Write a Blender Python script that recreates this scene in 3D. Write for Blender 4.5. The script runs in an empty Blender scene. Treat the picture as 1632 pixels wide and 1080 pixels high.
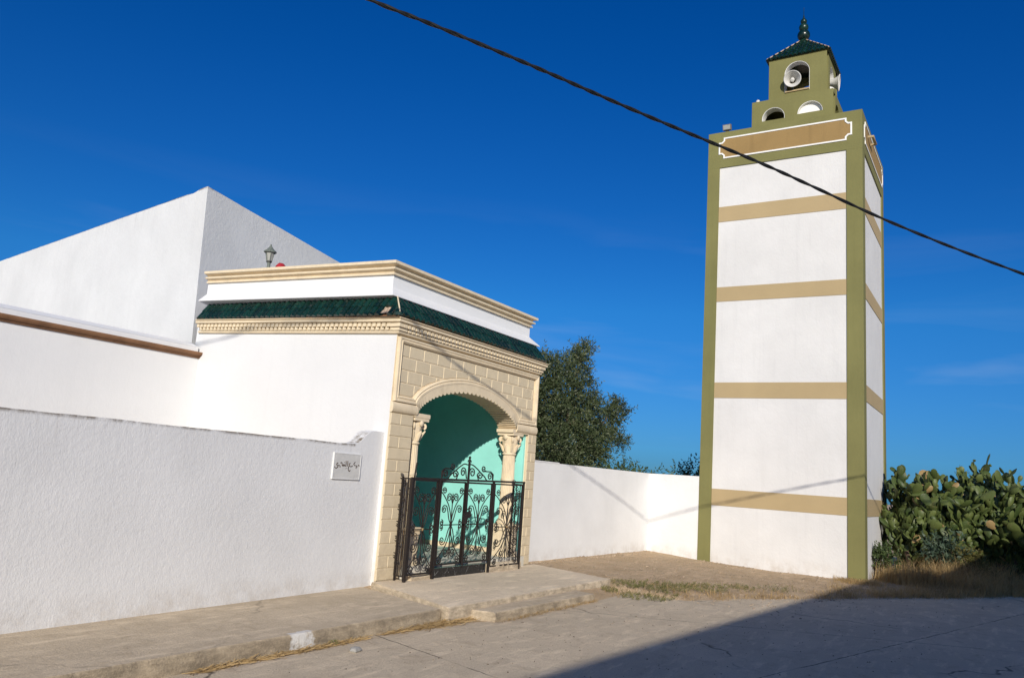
import bpy, bmesh, math, random
import numpy as np
from mathutils import Vector, Matrix
random.seed(7)
R = math.radians
sc = bpy.context.scene
COL = sc.collection

# ------------------------------------------------------------------ helpers
class MB:
    def __init__(s): s.v = []; s.f = []
    def add(s, vs, fs):
        o = len(s.v); s.v += [tuple(p) for p in vs]; s.f += [tuple(i + o for i in f) for f in fs]
    def box(s, x0, x1, y0, y1, z0, z1):
        s.add([(x0,y0,z0),(x1,y0,z0),(x1,y1,z0),(x0,y1,z0),(x0,y0,z1),(x1,y0,z1),(x1,y1,z1),(x0,y1,z1)],
              [(0,3,2,1),(4,5,6,7),(0,1,5,4),(1,2,6,5),(2,3,7,6),(3,0,4,7)])
    def obox(s, c, ax, ay, az, hx, hy, hz):
        c = Vector(c); ax, ay, az = Vector(ax).normalized(), Vector(ay).normalized(), Vector(az).normalized()
        vs = [c + ax*hx*i + ay*hy*j + az*hz*k for k in (-1,1) for (i,j) in ((-1,-1),(1,-1),(1,1),(-1,1))]
        s.add(vs, [(0,3,2,1),(4,5,6,7),(0,1,5,4),(1,2,6,5),(2,3,7,6),(3,0,4,7)])
    def bar(s, a, b, w, h=None):
        h = h or w; a, b = Vector(a), Vector(b); d = b - a
        up = Vector((0,0,1)) if abs(d.normalized().z) < .9 else Vector((0,1,0))
        x = d.cross(up).normalized(); y = x.cross(d).normalized()
        s.obox((a+b)/2, x, y, d, w/2, h/2, d.length/2)
    def prism(s, poly, fn0, fn1):
        n = len(poly)
        s.add([fn0(p) for p in poly] + [fn1(p) for p in poly],
              [tuple(range(n))[::-1], tuple(range(n, 2*n))] + [(i, (i+1) % n, n + (i+1) % n, n + i) for i in range(n)])
    def tube(s, pts, r, seg=6, cap=True):
        pts = [Vector(p) for p in pts]; n = len(pts); rr = r if isinstance(r, (list, tuple)) else [r]*n
        vs = []; ref = None
        for i, p in enumerate(pts):
            t = (pts[min(i+1, n-1)] - pts[max(i-1, 0)])
            t = t.normalized() if t.length > 1e-9 else Vector((0,0,1))
            if ref is None:
                ref = Vector((0,1,0)) if abs(t.y) < .8 else Vector((1,0,0))
            x = (ref - t*ref.dot(t)).normalized(); ref = x; y = t.cross(x)
            for k in range(seg):
                a = 2*math.pi*k/seg; vs.append(p + (x*math.cos(a) + y*math.sin(a))*rr[i])
        fs = [(i*seg+k, i*seg+(k+1) % seg, (i+1)*seg+(k+1) % seg, (i+1)*seg+k) for i in range(n-1) for k in range(seg)]
        if cap: fs += [tuple(range(seg))[::-1], tuple(range((n-1)*seg, n*seg))]
        s.add(vs, fs)
    def lathe(s, prof, c=(0,0,0), axis=(0,0,1), seg=24, mod=None):
        c = Vector(c); az = Vector(axis).normalized()
        ax = az.orthogonal().normalized() if abs(az.z) < .999 else Vector((1,0,0)); ay = az.cross(ax)
        vs = []
        for j, (r, z) in enumerate(prof):
            for k in range(seg):
                a = 2*math.pi*k/seg; q = r*(mod(a, j) if mod else 1)
                vs.append(c + az*z + (ax*math.cos(a) + ay*math.sin(a))*q)
        n = len(prof)
        fs = [(i*seg+k, i*seg+(k+1) % seg, (i+1)*seg+(k+1) % seg, (i+1)*seg+k) for i in range(n-1) for k in range(seg)]
        fs += [tuple(range(seg))[::-1], tuple(range((n-1)*seg, n*seg))]
        s.add(vs, fs)
    def sweep(s, path, prof, mapf, closed=False, side=1):
        """path: 2-D points; prof: (offset, height); mapf(x, y, h) -> 3-D. Offset goes to the right of travel * side."""
        n = len(path); P = [Vector(p) for p in path]; vs = []
        for i in range(n):
            if closed: a, b = P[i-1], P[(i+1) % n]
            else: a, b = P[max(i-1,0)], P[min(i+1,n-1)]
            d1 = (P[i]-a); d2 = (b-P[i])
            if d1.length < 1e-9: d1 = d2
            if d2.length < 1e-9: d2 = d1
            n1 = Vector((d1.y,-d1.x)).normalized()*side; n2 = Vector((d2.y,-d2.x)).normalized()*side
            m = n1 + n2
            m = m*(2/max(m.length_squared, .35))
            for (o, h) in prof:
                q = P[i] + m*o; vs.append(mapf(q.x, q.y, h))
        k = len(prof); N = n if closed else n-1
        fs = [(i*k+j, i*k+(j+1) % k, ((i+1) % n)*k+(j+1) % k, ((i+1) % n)*k+j) for i in range(N) for j in range(k)]
        if not closed: fs += [tuple(range(k))[::-1], tuple(range((n-1)*k, n*k))]
        s.add(vs, fs)
    def build(s, name, mat, parent=None, smooth=None, origin=None, merge=False):
        off = Vector(origin) if origin is not None else Vector((0,0,0))
        if parent is not None:
            off = Vector((0,0,0)); p = parent
            while p is not None: off = off + p.location; p = p.parent
        me = bpy.data.meshes.new(name)
        me.from_pydata([(v[0]-off.x, v[1]-off.y, v[2]-off.z) for v in s.v], [], s.f)
        bm = bmesh.new(); bm.from_mesh(me)
        if merge: bmesh.ops.remove_doubles(bm, verts=bm.verts, dist=1e-4)
        if len(bm.faces) < 60000: bmesh.ops.recalc_face_normals(bm, faces=bm.faces)
        bm.to_mesh(me); bm.free()
        if smooth:
            me.polygons.foreach_set('use_smooth', [True]*len(me.polygons)); me.set_sharp_from_angle(angle=R(smooth))
        me.materials.append(mat)
        o = bpy.data.objects.new(name, me); COL.objects.link(o)
        if parent is not None: o.parent = parent
        elif origin is not None: o.location = off
        return o

def thing(name, label, cat, loc, group=None):
    o = bpy.data.objects.new(name, None); COL.objects.link(o); o.location = loc
    o.empty_display_size = .3
    o['label'] = label; o['category'] = cat
    if group: o['group'] = group
    return o
def tag(o, label, cat, group=None, kind=None):
    if label: o['label'] = label
    if cat: o['category'] = cat
    if group: o['group'] = group
    if kind: o['kind'] = kind
    return o

def catmull(P, n=8):
    P = [Vector(p) for p in P]; out = []
    Q = [P[0]*2 - P[1]] + P + [P[-1]*2 - P[-2]]
    for i in range(1, len(Q)-2):
        a, b, c, d = Q[i-1:i+3]
        for k in range(n):
            t = k/n
            out.append(.5*((2*b) + (c-a)*t + (2*a-5*b+4*c-d)*t*t + (3*b-a-3*c+d)*t**3))
    out.append(P[-1]); return out

# ------------------------------------------------------------------ materials
class NT:
    def __init__(s, name):
        s.m = bpy.data.materials.new(name); s.m.use_nodes = True; s.t = s.m.node_tree
        s.b = s.t.nodes['Principled BSDF']; s._tc = None
    def n(s, typ, **kw):
        o = s.t.nodes.new(typ)
        for k, v in kw.items(): setattr(o, k, v)
        return o
    def l(s, a, b): s.t.links.new(a, b)
    def tc(s):
        if s._tc is None: s._tc = s.n('ShaderNodeTexCoord')
        return s._tc.outputs['Object']
    def mapping(s, scale=(1,1,1), rot=(0,0,0)):
        m = s.n('ShaderNodeMapping'); m.inputs['Scale'].default_value = scale; m.inputs['Rotation'].default_value = rot
        s.l(s.tc(), m.inputs['Vector']); return m.outputs['Vector']
    def noise(s, scale, detail=4, rough=.55, vec=None, dist=0):
        o = s.n('ShaderNodeTexNoise'); o.inputs['Scale'].default_value = scale; o.inputs['Detail'].default_value = detail
        o.inputs['Roughness'].default_value = rough; o.inputs['Distortion'].default_value = dist
        s.l(vec if vec is not None else s.tc(), o.inputs['Vector']); return o.outputs['Fac']
    def voro(s, scale, feature='F1', vec=None, rnd=1):
        o = s.n('ShaderNodeTexVoronoi', feature=feature); o.inputs['Scale'].default_value = scale
        o.inputs['Randomness'].default_value = rnd
        s.l(vec if vec is not None else s.tc(), o.inputs['Vector']); return o
    def ramp(s, fac, a, b, ca=0., cb=1.):
        o = s.n('ShaderNodeMapRange'); o.inputs['From Min'].default_value = a; o.inputs['From Max'].default_value = b
        o.inputs['To Min'].default_value = ca; o.inputs['To Max'].default_value = cb; o.clamp = True
        s.l(fac, o.inputs['Value']); return o.outputs['Result']
    def math(s, op, a, b=None):
        o = s.n('ShaderNodeMath', operation=op)
        for i, x in enumerate((a, b)):
            if x is None: continue
            if isinstance(x, (int, float)): o.inputs[i].default_value = x
            else: s.l(x, o.inputs[i])
        return o.outputs[0]
    def mix(s, fac, a, b):
        o = s.n('ShaderNodeMix', data_type='RGBA')
        for sock, x in ((o.inputs[0], fac), (o.inputs[6], a), (o.inputs[7], b)):
            if isinstance(x, (int, float)): sock.default_value = x
            elif isinstance(x, tuple): sock.default_value = (*x, 1)
            else: s.l(x, sock)
        return o.outputs[2]
    def sep(s):
        o = s.n('ShaderNodeSeparateXYZ'); s.l(s.tc(), o.inputs[0]); return o.outputs
    def bump(s, h, strength, dist=.01, prev=None):
        o = s.n('ShaderNodeBump'); o.inputs['Strength'].default_value = strength; o.inputs['Distance'].default_value = dist
        s.l(h, o.inputs['Height'])
        if prev is not None: s.l(prev, o.inputs['Normal'])
        return o.outputs['Normal']
    def out(s, col=None, rough=.8, normal=None, spec=.3, metal=0):
        if col is not None:
            if isinstance(col, tuple): s.b.inputs['Base Color'].default_value = (*col, 1)
            else: s.l(col, s.b.inputs['Base Color'])
        if isinstance(rough, (int, float)): s.b.inputs['Roughness'].default_value = rough
        else: s.l(rough, s.b.inputs['Roughness'])
        s.b.inputs['Specular IOR Level'].default_value = spec; s.b.inputs['Metallic'].default_value = metal
        if normal is not None: s.l(normal, s.b.inputs['Normal'])
        return s.m

def stucco(name, col, relief=.5, scale=38, top=None, base=None, tint=(.50,.47,.42), var=.06, streak=0., slope=False):
    """painted roughcast; top/base: object-space heights where weathering stains gather"""
    t = NT(name)
    v = t.mapping((1, 1, .55), (0, R(18), 0))
    a = t.noise(scale, 3, .6, v); b = t.noise(scale*.28, 3, .5); big = t.noise(.9, 4, .6)
    dark = tuple(c*(1-2*var) for c in col)
    c = t.mix(t.ramp(big, .3, .75), col, dark)
    sp = t.noise(85, 2, .5); sp2 = t.noise(2.1, 3)
    c = t.mix(t.math('MULTIPLY', t.ramp(sp, .70, .78), t.ramp(sp2, .5, .7, 0, .5)), c, tint)
    z = t.sep()[2]
    if streak:
        st = t.noise(1.0, 5, .7, t.mapping((7, 7, .35)))
        c = t.mix(t.ramp(st, .52, .78, 0, streak), c, tuple(k*.62 for k in col))
    if top is not None:
        edge = t.ramp(z, top-.040, top-.012)
        n1 = t.noise(3.2, 6, .75); n2 = t.noise(26, 3, .6)
        edge = t.math('MULTIPLY', edge, t.ramp(z, top+.02, top+.035, 1, 0))
        if slope: edge = t.math('MULTIPLY', edge, t.ramp(t.sep()[0], 7.82, 7.86, 1, 0))
        m = t.math('MULTIPLY', edge, t.ramp(n1, .41, .56)); c = t.mix(t.math('MULTIPLY', m, .9), c, (.20,.17,.14))
        dr = t.noise(1.0, 4, .7, t.mapping((11, 11, .5)))
        dz_ = t.math('MULTIPLY', t.ramp(z, top-.45, top), t.ramp(z, top+.02, top+.035, 1, 0)); m = t.math('MULTIPLY', dz_, t.ramp(dr, .56, .74, 0, .35)); c = t.mix(m, c, (.36,.33,.30))
    if slope:
        x, y, z3 = t.sep(); off = t.math('SUBTRACT', t.math('SUBTRACT', y, t.math('MULTIPLY', x, .04)), 6.8628)
        m = t.math('MULTIPLY', t.math('MULTIPLY', t.ramp(off, .006, .014), t.ramp(z3, 1.985, 1.995)), t.ramp(z3, 2.10, 2.17, 1, 0))
        m = t.math('MULTIPLY', m, t.ramp(t.noise(9, 6, .75), .40, .60)); c = t.mix(m, c, (.16,.12,.07))
    if base is not None:
        n1 = t.noise(5, 5, .7)
        m = t.math('MULTIPLY', t.ramp(z, base+.28, base, 0, 1), t.ramp(n1, .40, .68, 0, .55)); c = t.mix(m, c, (.46,.40,.33))
    nb = t.bump(b, relief*.5, .03); nb = t.bump(a, relief, .012, nb)
    return t.out(c, .85, nb, .2)

def plain(name, col, rough=.6, spec=.3, var=.12, nscale=6, bump=0, bscale=60, metal=0, tint=None):
    t = NT(name); n = t.noise(nscale, 4, .6)
    c = t.mix(t.ramp(n, .35, .7), tuple(min(1, k*(1+var)) for k in col), tint or tuple(k*(1-var) for k in col))
    nb = t.bump(t.noise(bscale, 3), bump, .01) if bump else None
    return t.out(c, rough, nb, spec, metal)

def stone_mat(name, col, vary):
    t = NT(name); c = t.mix(t.ramp(t.noise(6, 5, .65), .3, .72), tuple(k*1.05 for k in col), tuple(k*.86 for k in col))
    if vary:
        r = t.n('ShaderNodeNewGeometry').outputs['Random Per Island']
        c = t.mix(t.ramp(r, 0, 1, 0, .8), c, tuple(k*(1-vary) for k in col))
    g = t.noise(3.5, 6, .75, t.mapping((1.4, 1.4, .5)))
    c = t.mix(t.ramp(g, .56, .74, 0, .35), c, (.34,.27,.17))
    z = t.sep()[2]; sp = t.noise(13, 5, .75)      # splashed dirt low down
    m = t.math('MULTIPLY', t.ramp(z, .75, .05, 0, 1), t.ramp(sp, .42, .66, 0, .5)); c = t.mix(m, c, (.36,.28,.19))
    return t.out(c, .82, t.bump(t.noise(70, 4), .2, .01), .2)
M = {}
M['white_wall'] = stucco('white_roughcast', (.775,.775,.77), .25, 62, top=1.975, base=.15, slope=True)
M['white_right'] = stucco('white_roughcast_yard', (.82,.82,.81), .30, 40, base=.14, streak=.08)
M['white_porch'] = stucco('sun_toned_plaster', (.735,.735,.73), .16, 34, var=.03, streak=.09, base=.2)  # same paint as the parapet, darkened so the sunlit wall does not burn out
M['white_smooth'] = stucco('white_plaster', (.79,.79,.785), .14, 34, var=.03, streak=.07)
M['white_hall'] = stucco('white_hall_roughcast', (.73,.73,.715), .34, 34, top=6.44, streak=.12)
M['white_tower'] = stucco('white_tower_roughcast', (.70,.69,.675), .30, 30, base=.1, streak=.20)
M['olive'] = stucco('olive_paint', (.210,.200,.078), .18, 22, var=.10, streak=.25, tint=(.14,.13,.05))
M['tan'] = stucco('tan_paint', (.44,.335,.185), .18, 26, var=.06, tint=(.32,.25,.15))
M['brown_panel'] = stucco('brown_panel_paint', (.325,.215,.088), .15, 26, var=.08, streak=.55, tint=(.2,.13,.06))
M['white_trim'] = plain('white_trim', (.80,.79,.76), .7, .2, .04)
M['cream'] = stone_mat('cream_cast_stone', (.76,.635,.445), 0)
M['block'] = stone_mat('tan_block_stone', (.70,.59,.41), .12)
M['brown_mould'] = plain('brown_moulding', (.22,.115,.06), .7, .2, .2, 5)
M['teal'] = plain('mint_wall_paint', (.31,.74,.665), .5, .3, .06, 2.2, .08, 30)
M['iron'] = plain('black_ironwork', (.010,.009,.009), .5, .4, .35, 30, .1, 150, tint=(.022,.013,.009))
M['brass'] = plain('worn_gold_rosette', (.38,.26,.12), .5, .4, .2, 40)
M['black_tile'] = None
M['horn'] = plain('grey_white_horn', (.56,.55,.52), .5, .4, .08, 8)
M['dark_metal'] = plain('dark_metal', (.03,.03,.028), .5, .4, .2)
M['lantern_glass'] = plain('frosted_lantern', (.33,.33,.30), .35, .5, .1, 14)
M['lantern_post'] = plain('weathered_lantern_post', (.14,.16,.14), .6, .3, .2, 14)
M['red'] = plain('faded_red', (.36,.02,.03), .6, .3, .2, 14)
M['cable'] = plain('black_cable', (.012,.012,.012), .6, .3, .3, 30)
M['plaque'] = plain('pale_grey_marble', (.60,.595,.57), .5, .3, .08, 11)
M['ink'] = plain('dark_brown_lettering', (.07,.04,.02), .7, .2, .2, 40)
M['bark'] = plain('grey_brown_bark', (.12,.085,.06), .9, .2, .3, 20, .6, 30)
M['pebble'] = plain('earthy_pebbles', (.36,.28,.20), .9, .1, .25, 3, .5, 30)
M['stone'] = plain('grey_rubble', (.36,.345,.31), .9, .2, .15, 15, .5, 30)

def tile_mat():
    t = NT('glazed_green_tile'); r = t.n('ShaderNodeNewGeometry').outputs['Random Per Island']
    c = t.mix(r, (.002,.012,.010), (.005,.033,.023))
    n = t.noise(14, 4); c = t.mix(t.ramp(n, .60, .74, 0, .6), c, (.055,.06,.05))
    ro = t.ramp(t.noise(30, 3), .3, .7, .16, .42)
    return t.out(c, ro, t.bump(t.noise(25, 3), .15, .01), .5)
M['tile'] = tile_mat()
def black_tile_mat():
    t = NT('black_marble_tile'); v = t.voro(7, 'DISTANCE_TO_EDGE').outputs['Distance']
    n = t.noise(9, 4)
    c = t.mix(t.math('MULTIPLY', t.ramp(v, .0, .03, 1, 0), t.ramp(n, .5, .6)), (.012,.013,.015), (.35,.35,.34))
    return t.out(c, .25, None, .5)
M['black_tile'] = black_tile_mat()

def concrete(name, col, dark, stain, sc_=1., crack=0., pebble=.0, rough_bump=.5, paint=None, seams=None, kerb=False):
    t = NT(name)
    big = t.noise(.55*sc_, 6, .65); mid = t.noise(4*sc_, 6, .7, dist=.6); fine = t.noise(55, 4, .65)
    c = t.mix(t.ramp(big, .32, .68), col, dark)
    c = t.mix(t.ramp(mid, .52, .70, 0, .75), c, stain)
    pt = t.noise(.9*sc_, 3, .5, t.mapping((1, 1.6, 1), (0, 0, .4)))
    c = t.mix(t.ramp(pt, .56, .585, 0, .28), c, tuple(min(1, k*1.25) for k in col))
    c = t.mix(t.ramp(fine, .35, .70, 0, .55), c, tuple(k*.62 for k in col))
    strk = t.noise(3, 5, .7, t.mapping((.5, 2.2, 1), (0, 0, R(-24))))
    c = t.mix(t.ramp(strk, .53, .66, 0, .6), c, tuple(min(1, k*1.22) for k in col))
    h = t.math('ADD', t.math('MULTIPLY', mid, .8), t.math('MULTIPLY', fine, .35))
    nb = t.bump(h, rough_bump, .03)
    nb = t.bump(t.noise(16, 5, .7, t.mapping((.7, 2.4, 1), (0, 0, R(-24)))), rough_bump*.8, .02, nb)
    if crack:
        w = t.noise(1.1, 4); vv = t.n('ShaderNodeVectorMath', operation='ADD')
        cv = t.n('ShaderNodeCombineXYZ'); t.l(w, cv.inputs[0]); t.l(t.noise(1.3, 4), cv.inputs[1])
        t.l(t.tc(), vv.inputs[0]); t.l(cv.outputs[0], vv.inputs[1])
        ve = t.voro(.24, 'DISTANCE_TO_EDGE', vv.outputs[0]).outputs['Distance']
        m = t.math('MULTIPLY', t.ramp(ve, .0, .007, 1, 0), t.ramp(t.noise(.8, 2), .46, .58))
        c = t.mix(t.math('MULTIPLY', m, crack), c, (.09,.075,.06)); nb = t.bump(m, -.6, .02, nb)
    if pebble:
        pv = t.voro(22, 'F1').outputs['Distance']; pm = t.noise(1.6, 3)
        m = t.math('MULTIPLY', t.ramp(pv, .10, .17, 1, 0), t.ramp(pm, .5, .62, 0, pebble))
        c = t.mix(m, c, (.10,.085,.065)); nb = t.bump(m, .5, .02, nb)
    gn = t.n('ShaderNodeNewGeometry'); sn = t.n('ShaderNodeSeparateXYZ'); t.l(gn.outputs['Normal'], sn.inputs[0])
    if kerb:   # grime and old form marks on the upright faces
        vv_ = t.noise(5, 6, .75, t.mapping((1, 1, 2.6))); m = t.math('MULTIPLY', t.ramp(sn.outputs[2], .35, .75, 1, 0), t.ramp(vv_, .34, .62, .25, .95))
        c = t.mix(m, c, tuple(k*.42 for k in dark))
    if seams:
        x, y, z = t.sep(); wv = t.noise(2.5, 5, .7)
        for (ax, ay, bx, by, lo, hi) in seams:
            L_ = math.hypot(bx-ax, by-ay); nx_, ny_ = -(by-ay)/L_, (bx-ax)/L_
            dd = t.math('ADD', t.math('MULTIPLY', x, nx_), t.math('MULTIPLY', y, ny_)); dd = t.math('SUBTRACT', dd, ax*nx_+ay*ny_)
            dd = t.math('ABSOLUTE', t.math('ADD', dd, t.math('MULTIPLY', t.math('SUBTRACT', wv, .5), .10)))
            m = t.math('MULTIPLY', t.ramp(dd, .004, .013, 1, 0), t.ramp(t.noise(2., 3), .38, .5, .25, 1))
            m = t.math('MULTIPLY', m, t.math('MULTIPLY', t.ramp(x, lo-.3, lo), t.ramp(x, hi, hi+.3, 1, 0)))
            c = t.mix(t.math('MULTIPLY', m, .85), c, (.10,.085,.07)); nb = t.bump(m, -.7, .02, nb)
    if paint:
        # a splash of limewash of its own shape on the kerb
        x, y, z = t.sep()
        dx = t.math('ABSOLUTE', t.math('SUBTRACT', x, paint[0])); m = t.ramp(dx, paint[1]*.45, paint[1], 1, 0)
        m = t.math('MULTIPLY', m, t.ramp(y, paint[2], paint[2]+.05, 1, 0))
        m = t.ramp(t.math('ADD', t.math('MULTIPLY', m, .8), t.noise(11, 6, .75)), 1.12, 1.3, 0, .8); c = t.mix(m, c, (.74,.73,.70))
    return t.out(c, .9, nb, .15)
M['road'] = concrete('worn_road_surface', (.70,.58,.42), (.60,.50,.365), (.46,.36,.25), 1, .9, .7, .8, seams=[(8.38,1.92,15.6,.05,7.9,17.5),(6.55,5.2,6.24,4.1,5.5,7.2),(9.9,4.9,10.8,2.9,9,12.5)])
M['walk'] = concrete('pavement_concrete', (.64,.525,.375), (.54,.44,.31), (.42,.33,.22), 1.4, .35, .25, .45, kerb=True, paint=(5.62, .26, 5.62))
M['landing'] = concrete('landing_concrete', (.81,.675,.495), (.73,.60,.43), (.58,.47,.33), 1.6, 0, .15, .4, kerb=True)
M['earth'] = concrete('dry_earth', (.68,.505,.325), (.53,.375,.215), (.70,.60,.46), 3.0, .6, 1., 1.6)
M['floor_tile'] = concrete('porch_floor', (.66,.63,.55), (.60,.57,.48), (.52,.46,.37), 2, 0, .2, .2)

def leaf_mat(name, a, b, c3, rough=.5, trans=.25):
    t = NT(name); r = t.n('ShaderNodeNewGeometry').outputs['Random Per Island']
    c = t.mix(t.ramp(r, 0, .7), a, b); c = t.mix(t.ramp(r, .82, 1.), c, c3)
    c = t.mix(t.ramp(t.noise(1.3, 3), .35, .7, 0, .6), c, tuple(k*.6 for k in a))
    t.out(c, rough, None, .35)
    tr = t.n('ShaderNodeBsdfTranslucent'); t.l(c, tr.inputs['Color'])
    mx = t.n('ShaderNodeMixShader'); mx.inputs[0].default_value = trans
    o = t.t.nodes['Material Output']; t.l(t.b.outputs[0], mx.inputs[1]); t.l(tr.outputs[0], mx.inputs[2]); t.l(mx.outputs[0], o.inputs[0])
    return t.m
M['olive_leaf'] = leaf_mat('olive_leaves', (.038,.064,.022), (.120,.148,.066), (.28,.295,.17), .5, .22)
M['bush_leaf'] = leaf_mat('bush_leaves', (.05,.085,.024), (.095,.135,.045), (.15,.18,.07))
M['yellow_leaf'] = leaf_mat('yellowing_leaves', (.13,.12,.035), (.20,.17,.05), (.09,.11,.03))
M['blue_leaf'] = leaf_mat('bluish_leaves', (.05,.085,.055), (.085,.125,.08), (.12,.15,.09))
M['weed_leaf'] = leaf_mat('weed_leaves', (.15,.165,.05), (.25,.23,.09), (.40,.31,.14))
M['straw'] = leaf_mat('dry_straw', (.50,.34,.15), (.66,.48,.235), (.36,.24,.11), .7, .35)
def pad_mat(name, a, b):
    t = NT(name); r = t.n('ShaderNodeNewGeometry').outputs['Random Per Island']
    c = t.mix(r, a, b); c = t.mix(t.ramp(t.noise(7, 4), .55, .75, 0, .4), c, (.16,.13,.06))
    sp = t.voro(26, 'F1').outputs['Distance']; c = t.mix(t.ramp(sp, .12, .2, .45, 0), c, (.26,.24,.14))
    return t.out(c, .5, t.bump(sp, .15, .01), .35)
M['pad'] = pad_mat('cactus_pads', (.036,.060,.015), (.105,.132,.036))
M['dry_pad'] = pad_mat('withered_cactus_pads', (.24,.15,.06), (.30,.21,.09))

# ------------------------------------------------------------------ camera, sun, sky
AZ = R(31.9733); PITCH = R(9.8); ROLL = R(4.0)
f_l = Vector((math.cos(AZ), math.sin(AZ), 0)); r_l = Vector((math.sin(AZ), -math.cos(AZ), 0)); u_l = Vector((0,0,1))
fw = f_l*math.cos(PITCH) + u_l*math.sin(PITCH); up = u_l*math.cos(PITCH) - f_l*math.sin(PITCH)
cxv = r_l*math.cos(ROLL) + up*math.sin(ROLL); cyv = up*math.cos(ROLL) - r_l*math.sin(ROLL)
cam = bpy.data.cameras.new('camera'); co = bpy.data.objects.new('camera', cam); COL.objects.link(co)
co.matrix_world = Matrix(((cxv.x, cyv.x, -fw.x, 0), (cxv.y, cyv.y, -fw.y, 0), (cxv.z, cyv.z, -fw.z, 1.7), (0,0,0,1)))
cam.sensor_width = 36; cam.lens = 36*1265/1632; cam.clip_end = 3000; cam.clip_start = .05
sc.camera = co

SUN_AZ, SUN_EL = R(32), R(21.5)        # bearing measured off the street line, elevation
to_sun = Vector((-math.cos(SUN_AZ)*math.cos(SUN_EL), -math.sin(SUN_AZ)*math.cos(SUN_EL), math.sin(SUN_EL)))
sl = bpy.data.lights.new('sun', 'SUN'); so = bpy.data.objects.new('sun', sl); COL.objects.link(so)
sl.energy = 4.45; sl.angle = R(.62); sl.color = (1., .93, .82)
so.rotation_mode = 'QUATERNION'; so.rotation_quaternion = (-to_sun).to_track_quat('-Z', 'Y'); so.location = (-20, -14, 20)
w = bpy.data.worlds.new('World'); sc.world = w; w.use_nodes = True
nt = w.node_tree; bg = nt.nodes['Background']
sky = nt.nodes.new('ShaderNodeTexSky'); sky.sky_type = 'NISHITA'; sky.sun_disc = False
sky.sun_elevation = SUN_EL; sky.sun_rotation = math.atan2(to_sun.x, to_sun.y) % (2*math.pi)
sky.altitude = 300; sky.air_density = 1.0; sky.dust_density = .25; sky.ozone_density = 4.0
hs = nt.nodes.new('ShaderNodeHueSaturation'); hs.inputs['Hue'].default_value = .512; hs.inputs['Saturation'].default_value = 1.33; hs.inputs['Value'].default_value = .90
tcw = nt.nodes.new('ShaderNodeTexCoord'); sx = nt.nodes.new('ShaderNodeSeparateXYZ'); nt.links.new(tcw.outputs['Generated'], sx.inputs[0])
mr = nt.nodes.new('ShaderNodeMapRange'); mr.inputs['From Min'].default_value = 0; mr.inputs['From Max'].default_value = .42; nt.links.new(sx.outputs['Z'], mr.inputs['Value'])
cr = nt.nodes.new('ShaderNodeValToRGB'); cr.color_ramp.elements[0].color = (.10,.31,.75,1); cr.color_ramp.elements[1].color = (.42,.79,.95,1)
q_ = cr.color_ramp.elements.new(.5); q_.color = (.34,.78,.93,1)
nt.links.new(mr.outputs[0], cr.inputs[0])
mu = nt.nodes.new('ShaderNodeMix'); mu.data_type = 'RGBA'; mu.blend_type = 'MULTIPLY'
vd = nt.nodes.new('ShaderNodeVectorMath'); vd.operation = 'DOT_PRODUCT'; vd.inputs[1].default_value = (math.cos(SUN_AZ), math.sin(SUN_AZ), .15); nt.links.new(tcw.outputs['Generated'], vd.inputs[0])
vr = nt.nodes.new('ShaderNodeMapRange'); vr.inputs['From Min'].default_value = -.35; vr.inputs['From Max'].default_value = .30; nt.links.new(vd.outputs['Value'], vr.inputs['Value']); nt.links.new(vr.outputs[0], mu.inputs[0])
nt.links.new(sky.outputs[0], hs.inputs['Color']); nt.links.new(hs.outputs[0], mu.inputs[6]); nt.links.new(cr.outputs[0], mu.inputs[7])
wm = nt.nodes.new('ShaderNodeMapping'); wm.inputs['Scale'].default_value = (1.6, 1.6, 11); nt.links.new(tcw.outputs['Generated'], wm.inputs['Vector'])
wn_ = nt.nodes.new('ShaderNodeTexNoise'); wn_.inputs['Scale'].default_value = 1.7; wn_.inputs['Detail'].default_value = 6; wn_.inputs['Distortion'].default_value = .5; nt.links.new(wm.outputs[0], wn_.inputs['Vector'])
wr = nt.nodes.new('ShaderNodeMapRange'); wr.inputs['From Min'].default_value = .52; wr.inputs['From Max'].default_value = .8; wr.inputs['To Max'].default_value = .16; nt.links.new(wn_.outputs['Fac'], wr.inputs['Value'])
wz = nt.nodes.new('ShaderNodeMapRange'); wz.inputs['From Min'].default_value = .34; wz.inputs['From Max'].default_value = .12; nt.links.new(sx.outputs['Z'], wz.inputs['Value'])
wq = nt.nodes.new('ShaderNodeMath'); wq.operation = 'MULTIPLY'; nt.links.new(wr.outputs[0], wq.inputs[0]); nt.links.new(wz.outputs[0], wq.inputs[1])
wx_ = nt.nodes.new('ShaderNodeMix'); wx_.data_type = 'RGBA'; wx_.inputs[7].default_value = (5.5,6.2,7.0,1); nt.links.new(wq.outputs[0], wx_.inputs[0]); nt.links.new(mu.outputs[2], wx_.inputs[6])
nt.links.new(wx_.outputs[2], bg.inputs['Color']); bg.inputs['Strength'].default_value = .11
sc.view_settings.view_transform = 'Standard'; sc.view_settings.look = 'None'; sc.view_settings.exposure = 0; sc.view_settings.gamma = 1

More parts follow.
